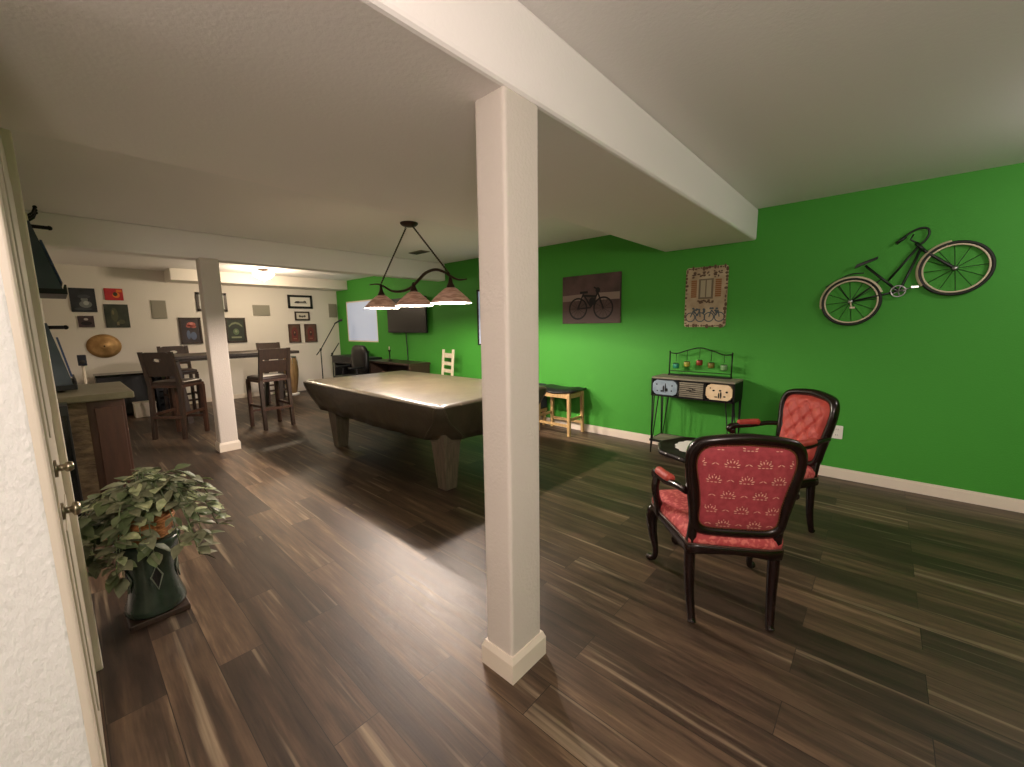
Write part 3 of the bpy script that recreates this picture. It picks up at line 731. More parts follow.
m = MB().tube(smoothpts([Q(.015, 2.10), Q(.05, 2.135), Q(.1, 2.18), Q(.15, 2.203), Q(.19, 2.195), Q(.205, 2.155), Q(.185, 2.1), Q(.16, 2.075)]), .008, 8)
m.tube([Q(.015, 2.10), Q(.07, 2.15)], .013, 8); m.tube([Q(.16, 2.075), Q(.1, 2.12), Q(.115, 2.16)], .006, 6)
m.build('handlebar', M['bike'], t)
m = MB(); m.tube([Q(.06+.045*math.cos(2*PI*k/20), 1.711+.045*math.sin(2*PI*k/20), -.04) for k in range(20)], .006, 6, closed=True)
for k in range(5): a_ = 2*PI*k/5; m.tube([Q(.06, 1.711, -.04), Q(.06+.045*math.cos(a_), 1.711+.045*math.sin(a_), -.04)], .004, 5)
cs = m.build('chainring', M['silver'], t)
m = MB().tube([Q(.06, 1.711, -.05), Q(.15, 1.735, -.05)], .006, 6); m.box(*Q(.135, 1.73, -.075), *Q(.18, 1.745, -.045)); m.build('crank', M['silver'], t)
MB().tube(smoothpts([Q(-.43, 1.775), Q(-.38, 1.81), Q(-.27, 1.875), Q(-.17, 1.88)]), .005, 6).tube([Q(-.36, 1.825), Q(*RC)], .004, 5).build('luggage_rack', M['bike'], t)
MB().box(*Q(RC[0]-.0, RC[1]-.06, -.07), *Q(RC[0]+.035, RC[1]-.045, -.04)).tube([Q(RC[0], RC[1], -.05), Q(RC[0]+.012, RC[1]-.05, -.055)], .006, 6).build('kickstand', M['fender'], t)

# ------------------------------------------------------------------ stool and dark ottoman by the green wall
t = thing('saddle_stool', 'pale wooden stool with a black saddle seat by the green wall', 'stool', (-3.245, 4.575, 0))
m = MB()
def seatf(u, v):
    x = -.295+.59*u; y = -.18+.36*v; e = (1-abs(2*v-1)**6)*(1-abs(2*u-1)**8)
    return (x, y, .575+.045*e+.035*abs(2*u-1)**2)
m.grid(seatf, 20, 12)
def seatb(u, v):
    p = seatf(u, v); return (p[0], p[1], .575+.03*abs(2*u-1)**2-.012)
m.grid(lambda u, v: seatb(u, 1-v), 20, 12)
m.tube([(-.285, -.18, .6), (0, -.18, .57), (.285, -.18, .6)], .014, 6).tube([(-.285, .18, .6), (0, .18, .57), (.285, .18, .6)], .014, 6)
m.tube([(-.293, -.18, .605), (-.293, .18, .605)], .018, 6).tube([(.293, -.18, .605), (.293, .18, .605)], .018, 6)
m.build('seat', M['black'], t)
for sx in (-1, 1):
    for sy in (-1, 1): MB().taper(sx*.26, sy*.165, 0, .575, .019, .019, .022, .022, -sx*.012, -sy*.01).build('leg', M['pine'], t, bevel=.003)
for sy in (-1, 1): MB().box(-.24, sy*.155-.01, .505, .24, sy*.155+.01, .565).build('apron', M['pine'], t); MB().box(-.24, sy*.16-.009, .12, .24, sy*.16+.009, .155).build('stretcher', M['pine'], t)
for sx in (-1, 1): MB().box(sx*.248-.01, -.15, .505, sx*.248+.01, .15, .565).build('apron', M['pine'], t); MB().box(sx*.254-.009, -.15, .2, sx*.254+.009, .15, .235).build('stretcher', M['pine'], t)
t = thing('ottoman', 'charcoal upholstered ottoman half hidden by the pillar beside the pale stool', 'ottoman', (-3.86, 4.5, 0))
MB().box(-.26, -.26, .26, .26, .26, .62).build('cushion', M['charcoal'], t, bevel=.03, seg=3)
MB().box(-.255, -.255, .215, .255, .255, .26).build('base_rail', M['pine'], t)
for sx in (-1, 1):
    for sy in (-1, 1): MB().taper(sx*.22, sy*.22, 0, .22, .016, .016, .022, .022).build('leg', M['pine'], t)

# ------------------------------------------------------------------ far green wall: TV, desk, keyboard, chairs
t = thing('wall_television', 'flat black television mounted on the green wall beside the bright window', 'television', (-7.10, D, 1.70))
MB().box(-.67, -.09, -.345, .67, -.05, .345).build('bezel', M['black'], t, bevel=.006)
MB().box(-.65, -.0925, -.32, .65, -.09, .33).build('screen', M['tv'], t)
MB().box(-.2, -.05, -.15, .2, 0, .15).build('wall_bracket', M['black'], t)
o = MB().tube(smoothpts([(-7.2, D-.03, 1.36), (-7.2, D-.02, 1.1), (-7.19, D-.02, .8), (-7.22, D-.03, .5)]), .012, 6).build('hanging_cable', M['black']); tag(o, 'black cable hanging down the wall below the television', 'cable')
t = thing('media_desk', 'long dark low desk under the wall television', 'desk', (-7.12, 4.50, 0))
MB().box(-.74, -.24, .76, .74, .24, .80).build('desktop', M['dark'], t, bevel=.004)
for s in (-1, 1): MB().box(s*.70-.03, -.22, 0, s*.70+.03, .22, .76).build('side_panel', M['dark'], t)
MB().box(-.67, .17, .3, .67, .19, .76).build('back_panel', M['dark'], t)
t = thing('candlestick', 'thin dark candlestick standing on the media desk', 'candlestick', (-7.25, 4.4, .80))
MB().lathe([(0, 0), (.05, 0), (.045, .012), (.012, .025), (.01, .19), (.025, .2), (.028, .225), (0, .225)], n=14).build('stem', M['iron'], t)
MB().lathe([(0, .225), (.012, .225), (.012, .29), (0, .295)], n=10).build('candle', M['cream'], t)
t = thing('digital_piano', 'black digital piano in the corner beneath the bright window', 'piano', (-8.86, 4.52, 0))
MB().box(-.78, -.2, .66, .78, .2, .83).build('keyboard_case', M['black'], t, bevel=.008)
MB().box(-.68, -.215, .70, .68, -.06, .715).build('key_slip', M['blackgloss'], t)
for s in (-1, 1): MB().box(s*.71-.025, -.18, 0, s*.71+.025, .18, .66).build('side_panel', M['black'], t)
MB().box(-.69, .1, .15, .69, .13, .66).build('back_panel', M['black'], t)
MB().hexa([(-.3, .1, .80), (.3, .1, .80), (.3, .12, .80), (-.3, .12, .80)], [(-.3, .16, .95), (.3, .16, .95), (.3, .18, .95), (-.3, .18, .95)]).build('music_stand', M['black'], t)
t = thing('office_chair', 'black padded office chair in front of the piano', 'office chair', (-8.0, 3.92, 0), math.radians(178))
def pad(w, h, d, cz, cy, n=14):
    m = MB(); P = rrect(w, h, min(w, h)*.35, 6)
    rg = [(.9, -d/2), (1, -d/4), (1, d/4), (.9, d/2), (.5, d/2*1.15)]
    vs = [(x*k, cy+y, cz+z*k) for k, y in rg for x, z in P]; q = len(P)
    m.add(vs, [(i*q+j, i*q+(j+1) % q, (i+1)*q+(j+1) % q, (i+1)*q+j) for i in range(4) for j in range(q)]+[tuple(range(q)), tuple(range(5*q-1, 4*q-1, -1))], True); return m
pad(.66, .56, .1, .83, -.24).build('backrest', M['black'], t)
MB().slab(rrect(.52, .5, .12), .43, .51).build('seat', M['black'], t, bevel=.02)
MB().tube([(0, 0, .1), (0, 0, .43)], .03, 10).build('gas_post', M['black'], t)
MB().tube([(0, -.2, .42), (0, -.29, .5), (0, -.28, .7)], .02, 8).build('back_support', M['black'], t)
for s in (-1, 1): MB().tube(smoothpts([(s*.25, .0, .46), (s*.31, 0, .5), (s*.31, .0, .66), (s*.31, .15, .68), (s*.31, -.15, .68)]), .02, 8).build('armrest', M['black'], t)
for k in range(5):
    a_ = 2*PI*k/5; c, s = math.cos(a_), math.sin(a_)
    ft = MB().tube([(0, 0, .11), (c*.28, s*.28, .07)], [.028, .018], 8).build('base_spoke', M['black'], t)
    MB().lathe([(0, -.02), (.028, -.02), (.028, .02), (0, .02)], (c*.29, s*.29, .03), 12, T=Matrix.Rotation(PI/2, 4, 'X')).build('caster', M['black'], ft)
# white ladder-back chair behind the pool table
t = thing('ladder_back_chair', 'cream ladder-back wooden chair behind the pool table', 'chair', (-5.62, 4.30, 0), math.radians(-10))
for s in (-1, 1):
    m = MB().beam((s*.17, .18, 0), (s*.17, .18, .45), .04, .04); m.beam((s*.17, .18, .44), (s*.17, .235, 1.07+.01*(s > 0)), .045, .03); m.build('rear_post', M['cream'], t, bevel=.003)
    MB().beam((s*.19, -.19, 0), (s*.19, -.19, .43), .038, .038).build('leg', M['cream'], t, bevel=.003)
    MB().beam((s*.185, -.18, .2), (s*.175, .18, .2), .02, .02).build('stretcher', M['cream'], t)
for k in range(4): MB().box(-.16, .195+.011*k, .545+.128*k, .16, .21+.011*k, .605+.128*k+(.02 if k == 3 else 0)).build('ladder_slat', M['cream'], t, bevel=.003)
MB().slab([(-.21, -.21), (.21, -.21), (.185, .2), (-.185, .2)], .43, .46).build('seat', M['cream'], t, bevel=.005)

# ------------------------------------------------------------------ microphone stands in the far corner
def micstand(loc, rz, label, boom):
    t = thing('microphone_stand', label, 'microphone stand', loc, rz)
    for k in range(3):
        a_ = 2*PI*k/3; MB().tube([(0, 0, .1), (boom[3]*math.cos(a_), boom[3]*math.sin(a_), .012)], .01, 6).build('leg', M['black'], t)
    MB().tube([(0, 0, .06), (0, 0, boom[0])], .013, 8).build('pole', M['black'], t)
    MB().ball((0, 0, boom[0]), .028, 8, 6).build('clutch_knob', M['black'], t)
    MB().tube([boom[1], (0, 0, boom[0]), boom[2]], .011, 8).build('boom_arm', M['iron'], t)
    return t
micstand((-9.3, 3.93, 0), 0, 'black boom microphone stand in front of the white far wall', (1.0, (0, -.1, .88), (0, .36, 1.56), .3))
t = thing('microphone', 'black microphone clipped to the raised boom of the stand', 'microphone', (-9.3, 4.30, 1.575))
Tm = Matrix.Rotation(math.radians(-62), 4, 'X')
MB().lathe([(0, -.02), (.014, -.02), (.02, .12), (0, .125)], n=12, T=Tm).build('handle', M['black'], t)
MB().lathe([(0, .12), (.022, .122), (.03, .14), (.03, .165), (.018, .185), (0, .19)], n=12, T=Tm).build('grille', M['slot'], t)
micstand((-9.9, 4.45, 0), .5, 'shorter grey microphone stand squeezed into the room corner', (.85, (0, -.05, .8), (.03, .24, 1.1), .18))
# conga drum
t = thing('conga_drum', 'tall tan wooden conga drum beside the white far wall', 'drum', (-9.75, 3.42, 0))
MB().lathe([(.10, .04), (.125, .2), (.155, .42), (.165, .55), (.15, .72), (.125, .84), (.12, .86)], n=24).build('shell', M['conga'], t)
MB().lathe([(.128, .83), (.134, .835), (.134, .86), (.128, .865)], n=24).build('rim', M['silver'], t)
MB().lathe([(0, .866), (.124, .864), (.124, .85)], n=24).build('drumhead', M['hide'], t)
MB().lathe([(.15, .0), (.15, .04), (.1, .05), (.1, .0)], n=24).build('floor_ring', M['plate'], t)
for k in range(5):
    a_ = 2*PI*k/5; c, s = math.cos(a_), math.sin(a_); MB().tube([(c*.138, s*.138, .85), (c*.157, s*.157, .7)], .005, 6).build('tension_rod', M['silver'], t)

# ------------------------------------------------------------------ pub table and chairs
t = thing('pub_table', 'tall dark wooden pub table with four bar chairs around it', 'pub table', (-8.45, 1.95, 0))
MB().box(-.5, -.93, 1.02, .5, 1.02, 1.07).build('tabletop', M['dark'], t, bevel=.006)
MB().box(-.4, -.72, .985, .4, .86, 1.02).build('apron', M['dark'], t)
for sx in (-1, 1):
    for sy in (-1, 1):
        MB().hexa([(sx*.38-.035, sy*.66-.035, 0), (sx*.38+.035, sy*.66-.035, 0), (sx*.38+.035, sy*.66+.035, 0), (sx*.38-.035, sy*.66+.035, 0)],
                  [(sx*.36-.03, sy*.74-.03, .985), (sx*.36+.03, sy*.74-.03, .985), (sx*.36+.03, sy*.74+.03, .985), (sx*.36-.03, sy*.74+.03, .985)]).build('leg', M['dark'], t)
def barchair(hole, label):
    t = thing('bar_chair', label, 'bar chair', group='bar chairs around the pub table')
    # front = +Y
    MB().slab(rrect(.46, .44, .04), .70, .735).build('seat_frame', M['rustic'], t, bevel=.006)
    m = MB(); P = rrect(.44, .42, .06, 4); rg = [(1, .735), (1.02, .755), (.98, .775), (.8, .787), (.3, .79)]; q = len(P)
    m.add([(x*k, y*k, z) for k, z in rg for x, y in P], [(i*q+j, i*q+(j+1) % q, (i+1)*q+(j+1) % q, (i+1)*q+j) for i in range(4) for j in range(q)]+[tuple(range(4*q, 5*q))], True)
    m.build('seat', M['leather'], t)
    for s in (-1, 1):
        MB().taper(s*.2, .19, 0, .70, .022, .022, .025, .025).build('leg', M['rustic'], t, bevel=.003)
        m = MB().hexa([(s*.2-.022, -.26, 0), (s*.2+.022, -.26, 0), (s*.2+.022, -.21, 0), (s*.2-.022, -.21, 0)], [(s*.195-.024, -.225, .72), (s*.195+.024, -.225, .72), (s*.195+.024, -.175, .72), (s*.195-.024, -.175, .72)])
        m.hexa([(s*.195-.024, -.225, .72), (s*.195+.024, -.225, .72), (s*.195+.024, -.175, .72), (s*.195-.024, -.175, .72)], [(s*.195-.024, -.315, 1.19), (s*.195+.024, -.315, 1.19), (s*.195+.024, -.28, 1.19), (s*.195-.024, -.28, 1.19)])
        m.build('leg', M['dark'], t, bevel=.003)
        MB().beam((s*.2, -.22, .34), (s*.2, .19, .34), .022, .035).build('side_stretcher', M['rustic'], t)
    MB().beam((-.2, .19, .24), (.2, .19, .24), .022, .035).build('footrest', M['rustic'], t)
    MB().beam((-.2, -.235, .3), (.2, -.235, .3), .022, .035).build('rear_stretcher', M['rustic'], t)
    yb = lambda z: -.2-(z-.72)*.21
    def board(z0, z1, gap=None):
        m = MB(); f = lambda x, y, z: (x, yb(z)+y, z)
        if not gap: m.prism([(-.175, z0), (.175, z0), (.175, z1), (-.175, z1)], -.01, .012, f)
        else:      # board with an oval hand hole
            cz = gap; n = 28; O = []; I = []
            for k in range(n):
                a_ = 2*PI*k/n; c, s = math.cos(a_), math.sin(a_)
                r = min(.175/max(abs(c), 1e-6), ((z1-cz) if s > 0 else (cz-z0))/max(abs(s), 1e-6))
                O.append((c*r, cz+s*r)); I.append((c*.055, cz+s*.026))
            vs = [f(x, -.01, z) for x, z in O]+[f(x, -.01, z) for x, z in I]+[f(x, .012, z) for x, z in O]+[f(x, .012, z) for x, z in I]
            fs = []
            for k in range(n):
                j = (k+1) % n
                fs += [(k, j, n+j, n+k), (2*n+j, 2*n+k, 3*n+k, 3*n+j), (n+k, n+j, 3*n+j, 3*n+k), (j, k, 2*n+k, 2*n+j)]
            m.add(vs, fs, False)
        return m.build('backrest_board', M['dark'], t)
    if hole: board(.86, 1.185, 1.08)
    else: board(1.03, 1.185); board(.84, 1.015)
    return t
c1 = barchair(True, 'bar chair with an oval hand hole, left front of the pub table')
c1.location = (-7.26, 1.06, 0); c1.rotation_euler = (0, 0, math.radians(44))
c2 = barchair(False, 'slat-backed bar chair just right of the small white pillar')
c2.location = (-6.86, 2.08, 0); c2.rotation_euler = (0, 0, math.radians(97))
copy_tree(c1, (-9.2, 1.40, 0), math.radians(-88), 'bar chair behind the pub table, its back showing past the hand-hole chair')
copy_tree(c2, (-9.2, 2.93, 0), math.radians(-92), 'bar chair behind the pub table, hidden behind the slat-backed chair')

# ------------------------------------------------------------------ pictures and panels on the far white wall
def xf(y, z): return (XB, y, z)
FR = Matrix.Rotation(PI/2, 4, 'Z')
def farpic(name, label, y0, z1, y1, z0, frame, fw, layers, group, cat='picture'):
    """layers: list of (material, [polygons in u,v of -1..1])"""
    cy, cz = (y0+y1)/2, (z0+z1)/2; w = y1-y0; h = z1-z0
    t = thing(name, label, cat, xf(cy, cz), PI/2, group)      # local x -> +Y, local -y -> +X
    if frame:
        m = MB().box(-w/2, -.03, -h/2, -w/2+fw, 0, h/2).box(w/2-fw, -.03, -h/2, w/2, 0, h/2).box(-w/2, -.03, h/2-fw, w/2, 0, h/2).box(-w/2, -.03, -h/2, w/2, 0, -h/2+fw)
        m.build('frame', frame, t, bevel=.003)
    m = MB(); mats = []
    for k, (mt, polys) in enumerate(layers):
        mats.append(mt); m.cur = k; y = -.016-.0012*k
        for P in polys:
            pts = [(u*(w/2-fw), v*(h/2-fw)) for u, v in P]
            m.prism(pts, y, 0)
    m.build('print', mats, t)
    return t
full = [(-1, -1), (1, -1), (1, 1), (-1, 1)]
el = lambda cx, cz, a, b, n=14: [(cx+a*math.cos(2*PI*k/n), cz+b*math.sin(2*PI*k/n)) for k in range(n)]
bxp = lambda x0, z0, x1, z1: [(x0, z0), (x1, z0), (x1, z1), (x0, z1)]
G1 = 'posters on the left of the far white wall'; G2 = 'framed pictures on the far white wall'
farpic('wall_picture', 'large dark poster with a pale blurred shape, top left of the far wall', .23, 2.20, .54, 1.80, None, 0,
       [(flat((34, 36, 44), .5, (48, 50, 58), 9), [full]), (flat((120, 124, 124)), [el(.15, -.35, .5, .3), el(.1, .05, .28, .2)]), (flat((170, 174, 170)), [el(.2, -.25, .22, .18)]), (flat((70, 74, 80)), [el(.1, .3, .5, .16), el(-.1, -.75, .7, .12)])], G1, 'poster')
farpic('wall_picture', 'small red and orange poster on the far white wall', .655, 2.215, .895, 2.01, None, 0,
       [(flat((170, 30, 48), .5, (190, 44, 44), 12), [full]), (flat((222, 120, 50)), [el(.25, -.1, .4, .5), bxp(.3, .4, .9, .8)]), (flat((60, 60, 40)), [el(.15, .05, .25, .35)])], G1, 'poster')
farpic('wall_picture', 'dark green poster below the small red one', .62, 1.94, .935, 1.53, None, 0,
       [(flat((40, 46, 40), .5, (66, 70, 58), 7), [full]), (flat((84, 86, 66)), [el(-.2, .1, .3, .6), el(.3, -.5, .3, .2)]), (flat((120, 112, 84)), [el(-.3, .3, .1, .2), bxp(-.1, -.8, .1, -.5)])], G1, 'poster')
farpic('wall_picture', 'small dark maroon poster beneath the large dark poster', .285, 1.735, .48, 1.54, None, 0,
       [(flat((62, 48, 52), .5, (80, 60, 62), 9), [full]), (flat((190, 182, 176)), [el(0, .4, .28, .2)]), (flat((40, 34, 40)), [el(0, -.3, .7, .35)])], G1, 'poster')
farpic('framed_picture', 'dark framed picture high on the far wall, half behind the small pillar', 1.95, 2.21, 2.46, 1.84, M['dark'], .045, [(flat((206, 206, 200)), [full]), (flat((150, 150, 148)), [el(0, -.1, .5, .4)])], G2)
farpic('framed_picture', 'dark framed picture with a red bloom shape above blue, left of the pillar', 1.635, 1.71, 1.98, 1.20, M['dark'], .03,
       [(flat((46, 40, 44), .6, (62, 52, 56), 6), [full]), (flat((176, 96, 88)), [el(.1, .55, .5, .2), el(-.2, .4, .3, .12), el(.35, .35, .3, .12)]), (flat((92, 104, 130)), [el(-.3, -.35, .22, .4), el(.25, -.45, .35, .35)]), (flat((204, 136, 128)), [el(.1, .6, .2, .1)])], G2)
farpic('framed_picture', 'dark green emblem picture in a dark frame, right of the pillar', 2.39, 1.71, 2.755, 1.20, M['dark'], .03,
       [(flat((36, 42, 36), .6, (48, 54, 44), 6), [full]), (flat((112, 120, 92)), [[(-.8, .25), (-.4, .5), (0, .58), (.4, .5), (.8, .25), (.8, .42), (.4, .68), (0, .75), (-.4, .68), (-.8, .42)]]), (flat((90, 108, 80)), [el(0, -.15, .35, .3)]), (flat((130, 136, 108)), [bxp(-.6, -.75, .6, -.6), el(0, -.1, .15, .14)])], G2)
farpic('framed_picture', 'wide black framed picture with a white mat near the room corner', 3.65, 2.235, 4.185, 1.935, M['black'], .045,
       [(flat((226, 222, 212)), [full]), (flat((60, 58, 56)), [el(-.25, -.1, .28, .25), bxp(-.6, -.3, .7, -.18), el(.45, 0, .15, .25)]), (flat((120, 116, 110)), [bxp(-.1, -.18, .5, .1)])], G2)
farpic('framed_picture', 'smallest framed picture, just below the wide black framed one', 3.775, 1.86, 4.1, 1.66, M['dark'], .03,
       [(flat((206, 200, 186)), [full]), (flat((86, 80, 74)), [el(-.4, -.1, .2, .4), el(0, -.2, .22, .35), el(.4, -.1, .2, .4)])], G2)
for (y0, y1, lab) in ((3.61, 3.865, 'red arch wall plaque above the conga drum, left of the pair'), (3.965, 4.235, 'red arch wall plaque nearest the microphone stand, right of the pair')):
    farpic('wall_plaque', lab, y0, 1.57, y1, 1.15, M['rustic'], .016,
           [(flat((104, 78, 62), .6, (84, 62, 52), 9), [full]), (flat((112, 52, 48)), [[(-.6, -.9), (.6, -.9), (.6, .3), (.35, .65), (0, .75), (-.35, .65), (-.6, .3)]]), (flat((70, 44, 40)), [el(0, 0, .3, .35)]), (flat((150, 110, 84)), [el(0, .1, .14, .12), bxp(-.3, -.7, .3, -.6)])], 'pair of red plaques on the far wall', 'wall plaque')
for (y0, z1, y1, z0, lab) in ((1.255, 2.03, 1.475, 1.69, 'grey wall speaker between the posters and the pillar'), (2.925, 1.99, 3.26, 1.76, 'grey wall speaker in the middle of the far wall, wider than tall'), (4.575, 2.06, 4.775, 1.73, 'grey wall speaker at the green corner')):
    t = thing('wall_speaker', lab, 'speaker', xf((y0+y1)/2, (z0+z1)/2), PI/2, 'grey speakers on the far wall')
    w_, h_ = y1-y0, z1-z0
    MB().box(-w_/2, -.02, -h_/2, w_/2, 0, h_/2).build('frame', M['grey'], t, bevel=.004)
    MB().box(-w_/2+.012, -.024, -h_/2+.012, w_/2-.012, -.02, h_/2-.012).build('grille', mat('grille_cloth', (146, 141, 128), .95), t)
t = thing('cymbal', 'round bronze cymbal hanging on the far white wall', 'cymbal', xf(.556, 1.21), PI/2)
Tc = Matrix.Rotation(PI/2, 4, 'X')
MB().lathe([(.205, .012), (.207, .014), (.14, .028), (.06, .04), (.052, .05), (.03, .062), (0, .065)], n=40, T=Tc, sx=1.08).build('disc', M['cymbal'], t)
MB().lathe([(0, .0), (.012, .0), (.012, .08), (0, .082)], n=10, T=Tc).build('mounting_bolt', M['iron'], t)

# ------------------------------------------------------------------ far left corner
t = thing('amplifier_chest', 'low wide black chest against the far white wall', 'chest', (-9.9, .72, 0))
MB().box(-.25, -.35, .04, .25, .35, .70).build('body', M['black'], t, bevel=.01)
MB().box(-.26, -.36, .70, .26, .36, .735).build('lid', M['blackgloss'], t, bevel=.006)
for s in (-1, 1): MB().box(-.23, s*.3-.03, 0, .23, s*.3+.03, .04).build('foot', M['black'], t)
t = thing('storage_crate', 'dark grey slatted crate beside the low black chest', 'crate', (-9.8, 1.31, 0))
m = MB()
for k in range(6): m.box(-.2, -.2, .03+k*.12, .2, .2, .12+k*.12)
m.build('slatted_side', M['charcoal'], t)
MB().box(-.21, -.21, .735, .21, .21, .765).build('lid', M['charcoal'], t)
for sx in (-1, 1):
    for sy in (-1, 1): MB().box(sx*.19-.02, sy*.19-.02, 0, sx*.19+.02, sy*.19+.02, .74).build('corner_post', M['charcoal'], t)
t = thing('floor_box', 'small off-white box on the floor in front of the low black chest', 'box', (-9.42, .90, 0))
MB().box(-.12, -.14, 0, .12, .14, .22).build('body', M['trim'], t, bevel=.006)
MB().box(-.125, -.145, .22, .125, .145, .25).build('lid', M['trim'], t, bevel=.004)
t = thing('speaker_stand', 'slim white speaker stand near the far left corner', 'speaker stand', (-9.45, .24, 0))
MB().lathe([(0, 0), (.12, 0), (.12, .015), (.02, .025), (.02, .03), (0, .03)], n=20).build('base', M['trim'], t)
MB().tube([(0, 0, .02), (0, 0, .93)], .018, 10).build('pole', M['trim'], t)
t = thing('satellite_speaker', 'small dark blue-black speaker on the slim white stand', 'speaker', (-9.45, .24, .93))
MB().box(-.05, -.05, 0, .05, .05, .17).build('cabinet', mat('navy_speaker', (28, 34, 52), .4), t, bevel=.008)
MB().lathe([(0, 0), (.034, 0), (.03, .006), (0, .004)], (.05, 0, .06), 16, T=Matrix.Rotation(PI/2, 4, 'Y')).build('driver', M['slot'], t)

# bar counter
t = thing('bar_counter', 'short bar counter with olive-grey top and stone-edged brown front', 'bar counter', (-4.35, .12, 0))
MB().box(-.40, -.19, 1.005, .47, .205, 1.05).build('counter_top', M['bartop'], t, bevel=.008)
MB().box(-.38, -.18, 0, .40, .155, 1.005).build('cabinet', M['barwood'], t, bevel=.004)
MB().box(.40, -.18, 0, .425, -.035, 1.0).build('stone_facing', M['stone'], t)
MB().box(.40, .0, .08, .412, .14, .95).build('front_panel', M['barwood'], t, bevel=.004)
# slanted racks and pegs on the left wall
def rack(z1, z0, yb_, label):
    t = thing('slanted_wall_rack', label, 'wall rack', (-4.5, LW, z0), 0, 'slanted racks on the left wall')
    h = z1-z0
    m = MB().hexa([(-.3, .0, 0), (.3, .0, 0), (.3, yb_, 0), (-.3, yb_, 0)], [(-.3, .0, h), (.3, .0, h), (.3, .055, h), (-.3, .055, h)])
    m.build('display_board', M['navy'], t)
    MB().box(-.31, 0, -.035, .31, yb_+.02, 0).box(-.31, yb_+.008, 0, .31, yb_+.02, .03).build('ledge', M['black'], t, bevel=.003)
    MB().tube([(.28, .0, h-.03), (.28, .14, h-.03)], .012, 8).ball((.28, .14, h-.03), .015).build('peg', M['iron'], t)
    m = MB().hexa([(-.2, yb_-.005, .05), (.2, yb_-.005, .05), (.2, yb_+.006, .05), (-.2, yb_+.006, .05)], [(-.2, .085, h-.1), (.2, .085, h-.1), (.2, .096, h-.1), (-.2, .096, h-.1)])
    m.build('display_sheet', M['bluegrey'], t)
rack(2.19, 1.76, .155, 'dark slanted wall rack high beside the door, upper of two')
rack(1.53, 1.10, .13, 'dark slanted wall rack above the bar counter, lower of two')
t = thing('peg_rail', 'small pale peg rail above the upper slanted rack', 'peg rail', (-4.5, LW, 2.22))
MB().box(-.15, 0, 0, .15, .05, .05).build('rail', M['cream'], t, bevel=.004)
for k in (-1, 0, 1): MB().tube([(k*.1, .04, .03), (k*.1, .075, .06), (k*.1, .09, .1)], .007, 6).ball((k*.1, .09, .1), .012, 8, 6).build('peg', M['iron'], t)
t = thing('slim_cabinet', 'slim tall black cabinet squeezed between the bar counter and left wall', 'cabinet', (-3.78, LW, 0))
MB().box(-.1, 0, 0, .1, .085, 1.02).build('body', M['black'], t, bevel=.004)
MB().box(.1, .01, .1, .106, .075, .96).build('door', M['blackgloss'], t)

# ------------------------------------------------------------------ plant on the ceramic pedestal
pcx_, pcy_ = -2.74, .20
t = thing('ceramic_garden_stool', 'dark green glazed ceramic pedestal with diamond cut-outs under the plant', 'pedestal', (pcx_, pcy_, 0))
N_ = 48
prof = [(.118, .03), (.126, .045), (.122, .07), (.104, .14), (.097, .21), (.104, .29), (.124, .36), (.134, .395), (.130, .41), (.12, .415), (0, .415)]
m = MB().lathe(prof, n=8*4); m.build('body', M['glaze'], t)
for k in range(5):
    a_ = math.radians(4)+2*PI*k/5
    f = lambda u, z, o: ((.1005+.12*abs(z-.22)*.55+o)*math.cos(a_+u/.1), (.1005+.12*abs(z-.22)*.55+o)*math.sin(a_+u/.1), z)
    P = [(0, .29), (.022, .235), (0, .165), (-.022, .235)]
    m = MB(); m.tube([f(u, z, .003) for u, z in P], .004, 6, closed=True); fr = m.build('diamond_rim', mat('pale_glaze_edge', (120, 128, 112), .3), t)
    m = MB(); m.add([f(u*.9, .233+(z-.233)*.9, .0022) for u, z in P], [(0, 1, 2, 3)], False); m.build('diamond_opening', M['black'], fr)
MB().box(-.12, -.12, 0, .12, .12, .03).build('plinth', M['dark'], t, bevel=.004)
t = thing('potted_plant', 'leafy variegated plant in a wicker basket on the green pedestal', 'potted plant', (pcx_, pcy_, .415))
m = MB()
for k in range(8):
    z = .004+k*.014; r = .088+.0035*k
    m.tube([((r+.004*((j+k) % 2))*math.cos(2*PI*j/32), (r+.004*((j+k) % 2))*math.sin(2*PI*j/32), z+.004) for j in range(32)], .0085, 6, closed=True)
m.lathe([(.0, 0), (.085, .0), (.11, .1), (.1, .1), (.0, .085)], n=24)
m.build('basket', M['wicker'], t)
leafm = MB(); stemm = MB(); rnd = random.Random(11)
def leaf(p, d, L_, w_, up):
    d = d.normalized(); s = d.cross(up); s.normalize(); n = s.cross(d)
    prof = [(0, 0), (.18, .62), (.42, 1), (.7, .72), (.9, .28), (1, 0)]
    mid = [p+d*(L_*u)+n*(-.28*L_*u*u) for u, _ in prof]
    le = [mid[i]+s*(w_*prof[i][1])+n*(.18*w_*prof[i][1]) for i in range(1, 5)]; ri = [mid[i]-s*(w_*prof[i][1])+n*(.18*w_*prof[i][1]) for i in range(1, 5)]
    vs = mid+le+ri
    fs = [(0, 1, 6), (1, 2, 7, 6), (2, 3, 8, 7), (3, 4, 9, 8), (4, 5, 9), (0, 10, 1), (1, 10, 11, 2), (2, 11, 12, 3), (3, 12, 13, 4), (4, 13, 5)]
    leafm.cur = rnd.choice((0, 0, 1, 1, 2)); leafm.add(vs, fs, True)
ymin = -.245
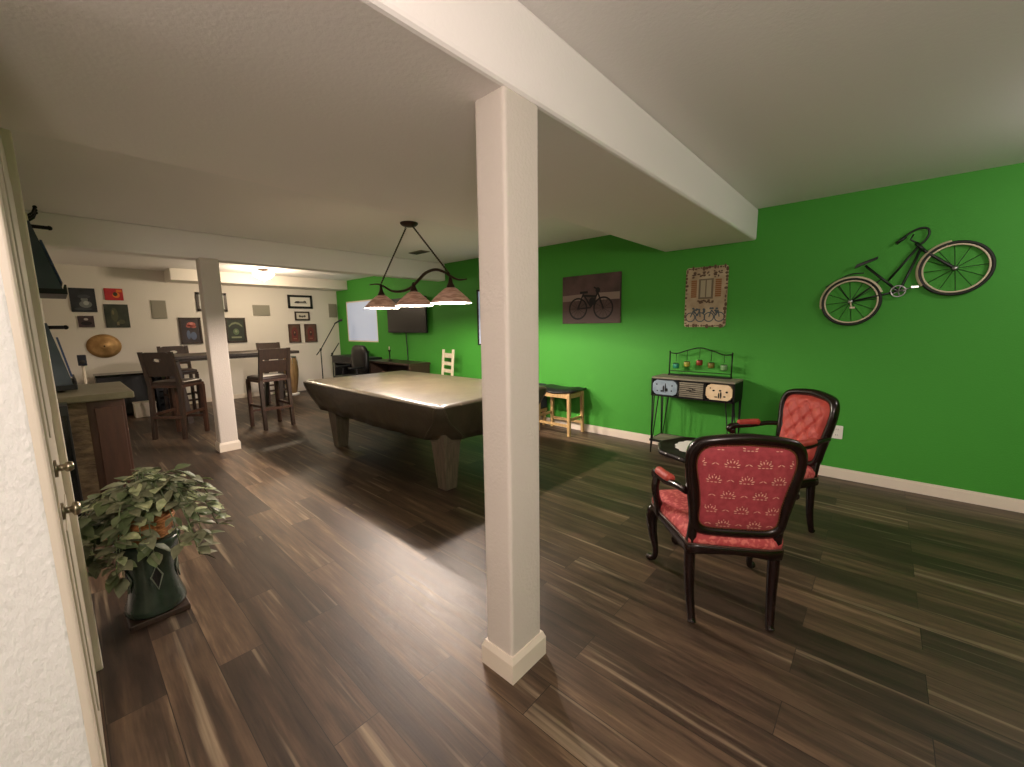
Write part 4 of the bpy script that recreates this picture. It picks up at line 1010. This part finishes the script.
for k in range(46):
    a_ = 2*PI*k/46+rnd.uniform(-.1, .1); reach = rnd.uniform(.08, .34)
    if math.cos(a_) > .2 and math.sin(a_) > .1: reach *= .95
    hgt = rnd.uniform(.15, .27)*(1.1-.6*reach); end = rnd.uniform(-.1, .12) if reach > .2 else rnd.uniform(.1, .22)
    c, s = math.cos(a_), math.sin(a_)
    P = smoothpts([Vector((c*.03, s*.03, .08)), Vector((c*reach*.4, s*reach*.4, .08+hgt)), Vector((c*reach*.8, s*reach*.8, .06+(hgt+end)/2)), Vector((c*reach, s*reach, end))], 4)
    P = [Vector((p.x, max(p.y, ymin), p.z)) for p in P]
    stemm.tube(P, .0028, 5)
    for i in range(3, len(P)):
        for q in range(1 if i < 8 else 2):
            az = a_+rnd.uniform(-1.3, 1.3); d = Vector((math.cos(az), math.sin(az), rnd.uniform(-.5, .45)))
            p = P[i]; L_ = rnd.uniform(.055, .098)
            if p.y+d.y*L_ < ymin: d.y = abs(d.y)
            leaf(p, d, L_, L_*rnd.uniform(.27, .36), Vector((rnd.uniform(-.4, .4), rnd.uniform(-.4, .4), 1)))
stemm.build('stems', M['leafd'], t); leafm.build('foliage', [M['leafd'], M['leafm'], M['leafl']], t)

# ------------------------------------------------------------------ lights
def light(name, kind, loc, power, col=(255, 236, 208), size=.1, target=None, spot=None):
    ld = bpy.data.lights.new(name, kind); ld.energy = power; ld.color = lin(col)[:3]
    if kind == 'AREA': ld.shape = 'DISK'; ld.size = size
    else: ld.shadow_soft_size = size
    o = bpy.data.objects.new(name, ld); COL.objects.link(o); o.location = loc
    if target is not None: o.rotation_euler = (Vector(target)-Vector(loc)).to_track_quat('-Z', 'Y').to_euler()
    return o
for p in lamp_pts: light('pool_lamp_bulb', 'POINT', (p[0], p[1], p[2]), 118, (255, 236, 222), .03)
light('flush_bulb', 'POINT', (-8.72, 2.74, 2.33), 70, (255, 232, 200), .1)
light('stair_light', 'POINT', (.55, -.38, 2.02), 125, (255, 236, 226), .22)
light('sitting_light', 'POINT', (1.35, 3.5, 2.4), 28, (255, 240, 236), .12)

wd = bpy.data.worlds.new('world'); SC.world = wd; wd.use_nodes = True
wd.node_tree.nodes['Background'].inputs[0].default_value = (.5, .55, .6, 1); wd.node_tree.nodes['Background'].inputs[1].default_value = .15

# ------------------------------------------------------------------ camera
f_px = 409.07; yaw, pitch, roll = .73559, .140766, -.0138
fwd0 = Vector((-math.sin(yaw), math.cos(yaw), 0)); r0 = Vector((math.cos(yaw), math.sin(yaw), 0)); u0 = Vector((0, 0, 1))
fw = fwd0*math.cos(pitch)-u0*math.sin(pitch); up = u0*math.cos(pitch)+fwd0*math.sin(pitch)
rt = r0*math.cos(roll)+up*math.sin(roll); up2 = -r0*math.sin(roll)+up*math.cos(roll)
cd = bpy.data.cameras.new('camera'); cam = bpy.data.objects.new('camera', cd); COL.objects.link(cam)
cd.sensor_fit = 'HORIZONTAL'; cd.sensor_width = 36; cd.lens = f_px/1024*36; cd.clip_start = .02; cd.clip_end = 60
mw = Matrix.Identity(4)
for i in range(3): mw[i][0] = rt[i]; mw[i][1] = up2[i]; mw[i][2] = -fw[i]
mw[0][3], mw[1][3], mw[2][3] = 0, 0, 1.47
cam.matrix_world = mw
SC.camera = cam
SC.view_settings.view_transform = 'AgX'
SC.view_settings.exposure = 0
SC.view_settings.view_transform = 'Standard'
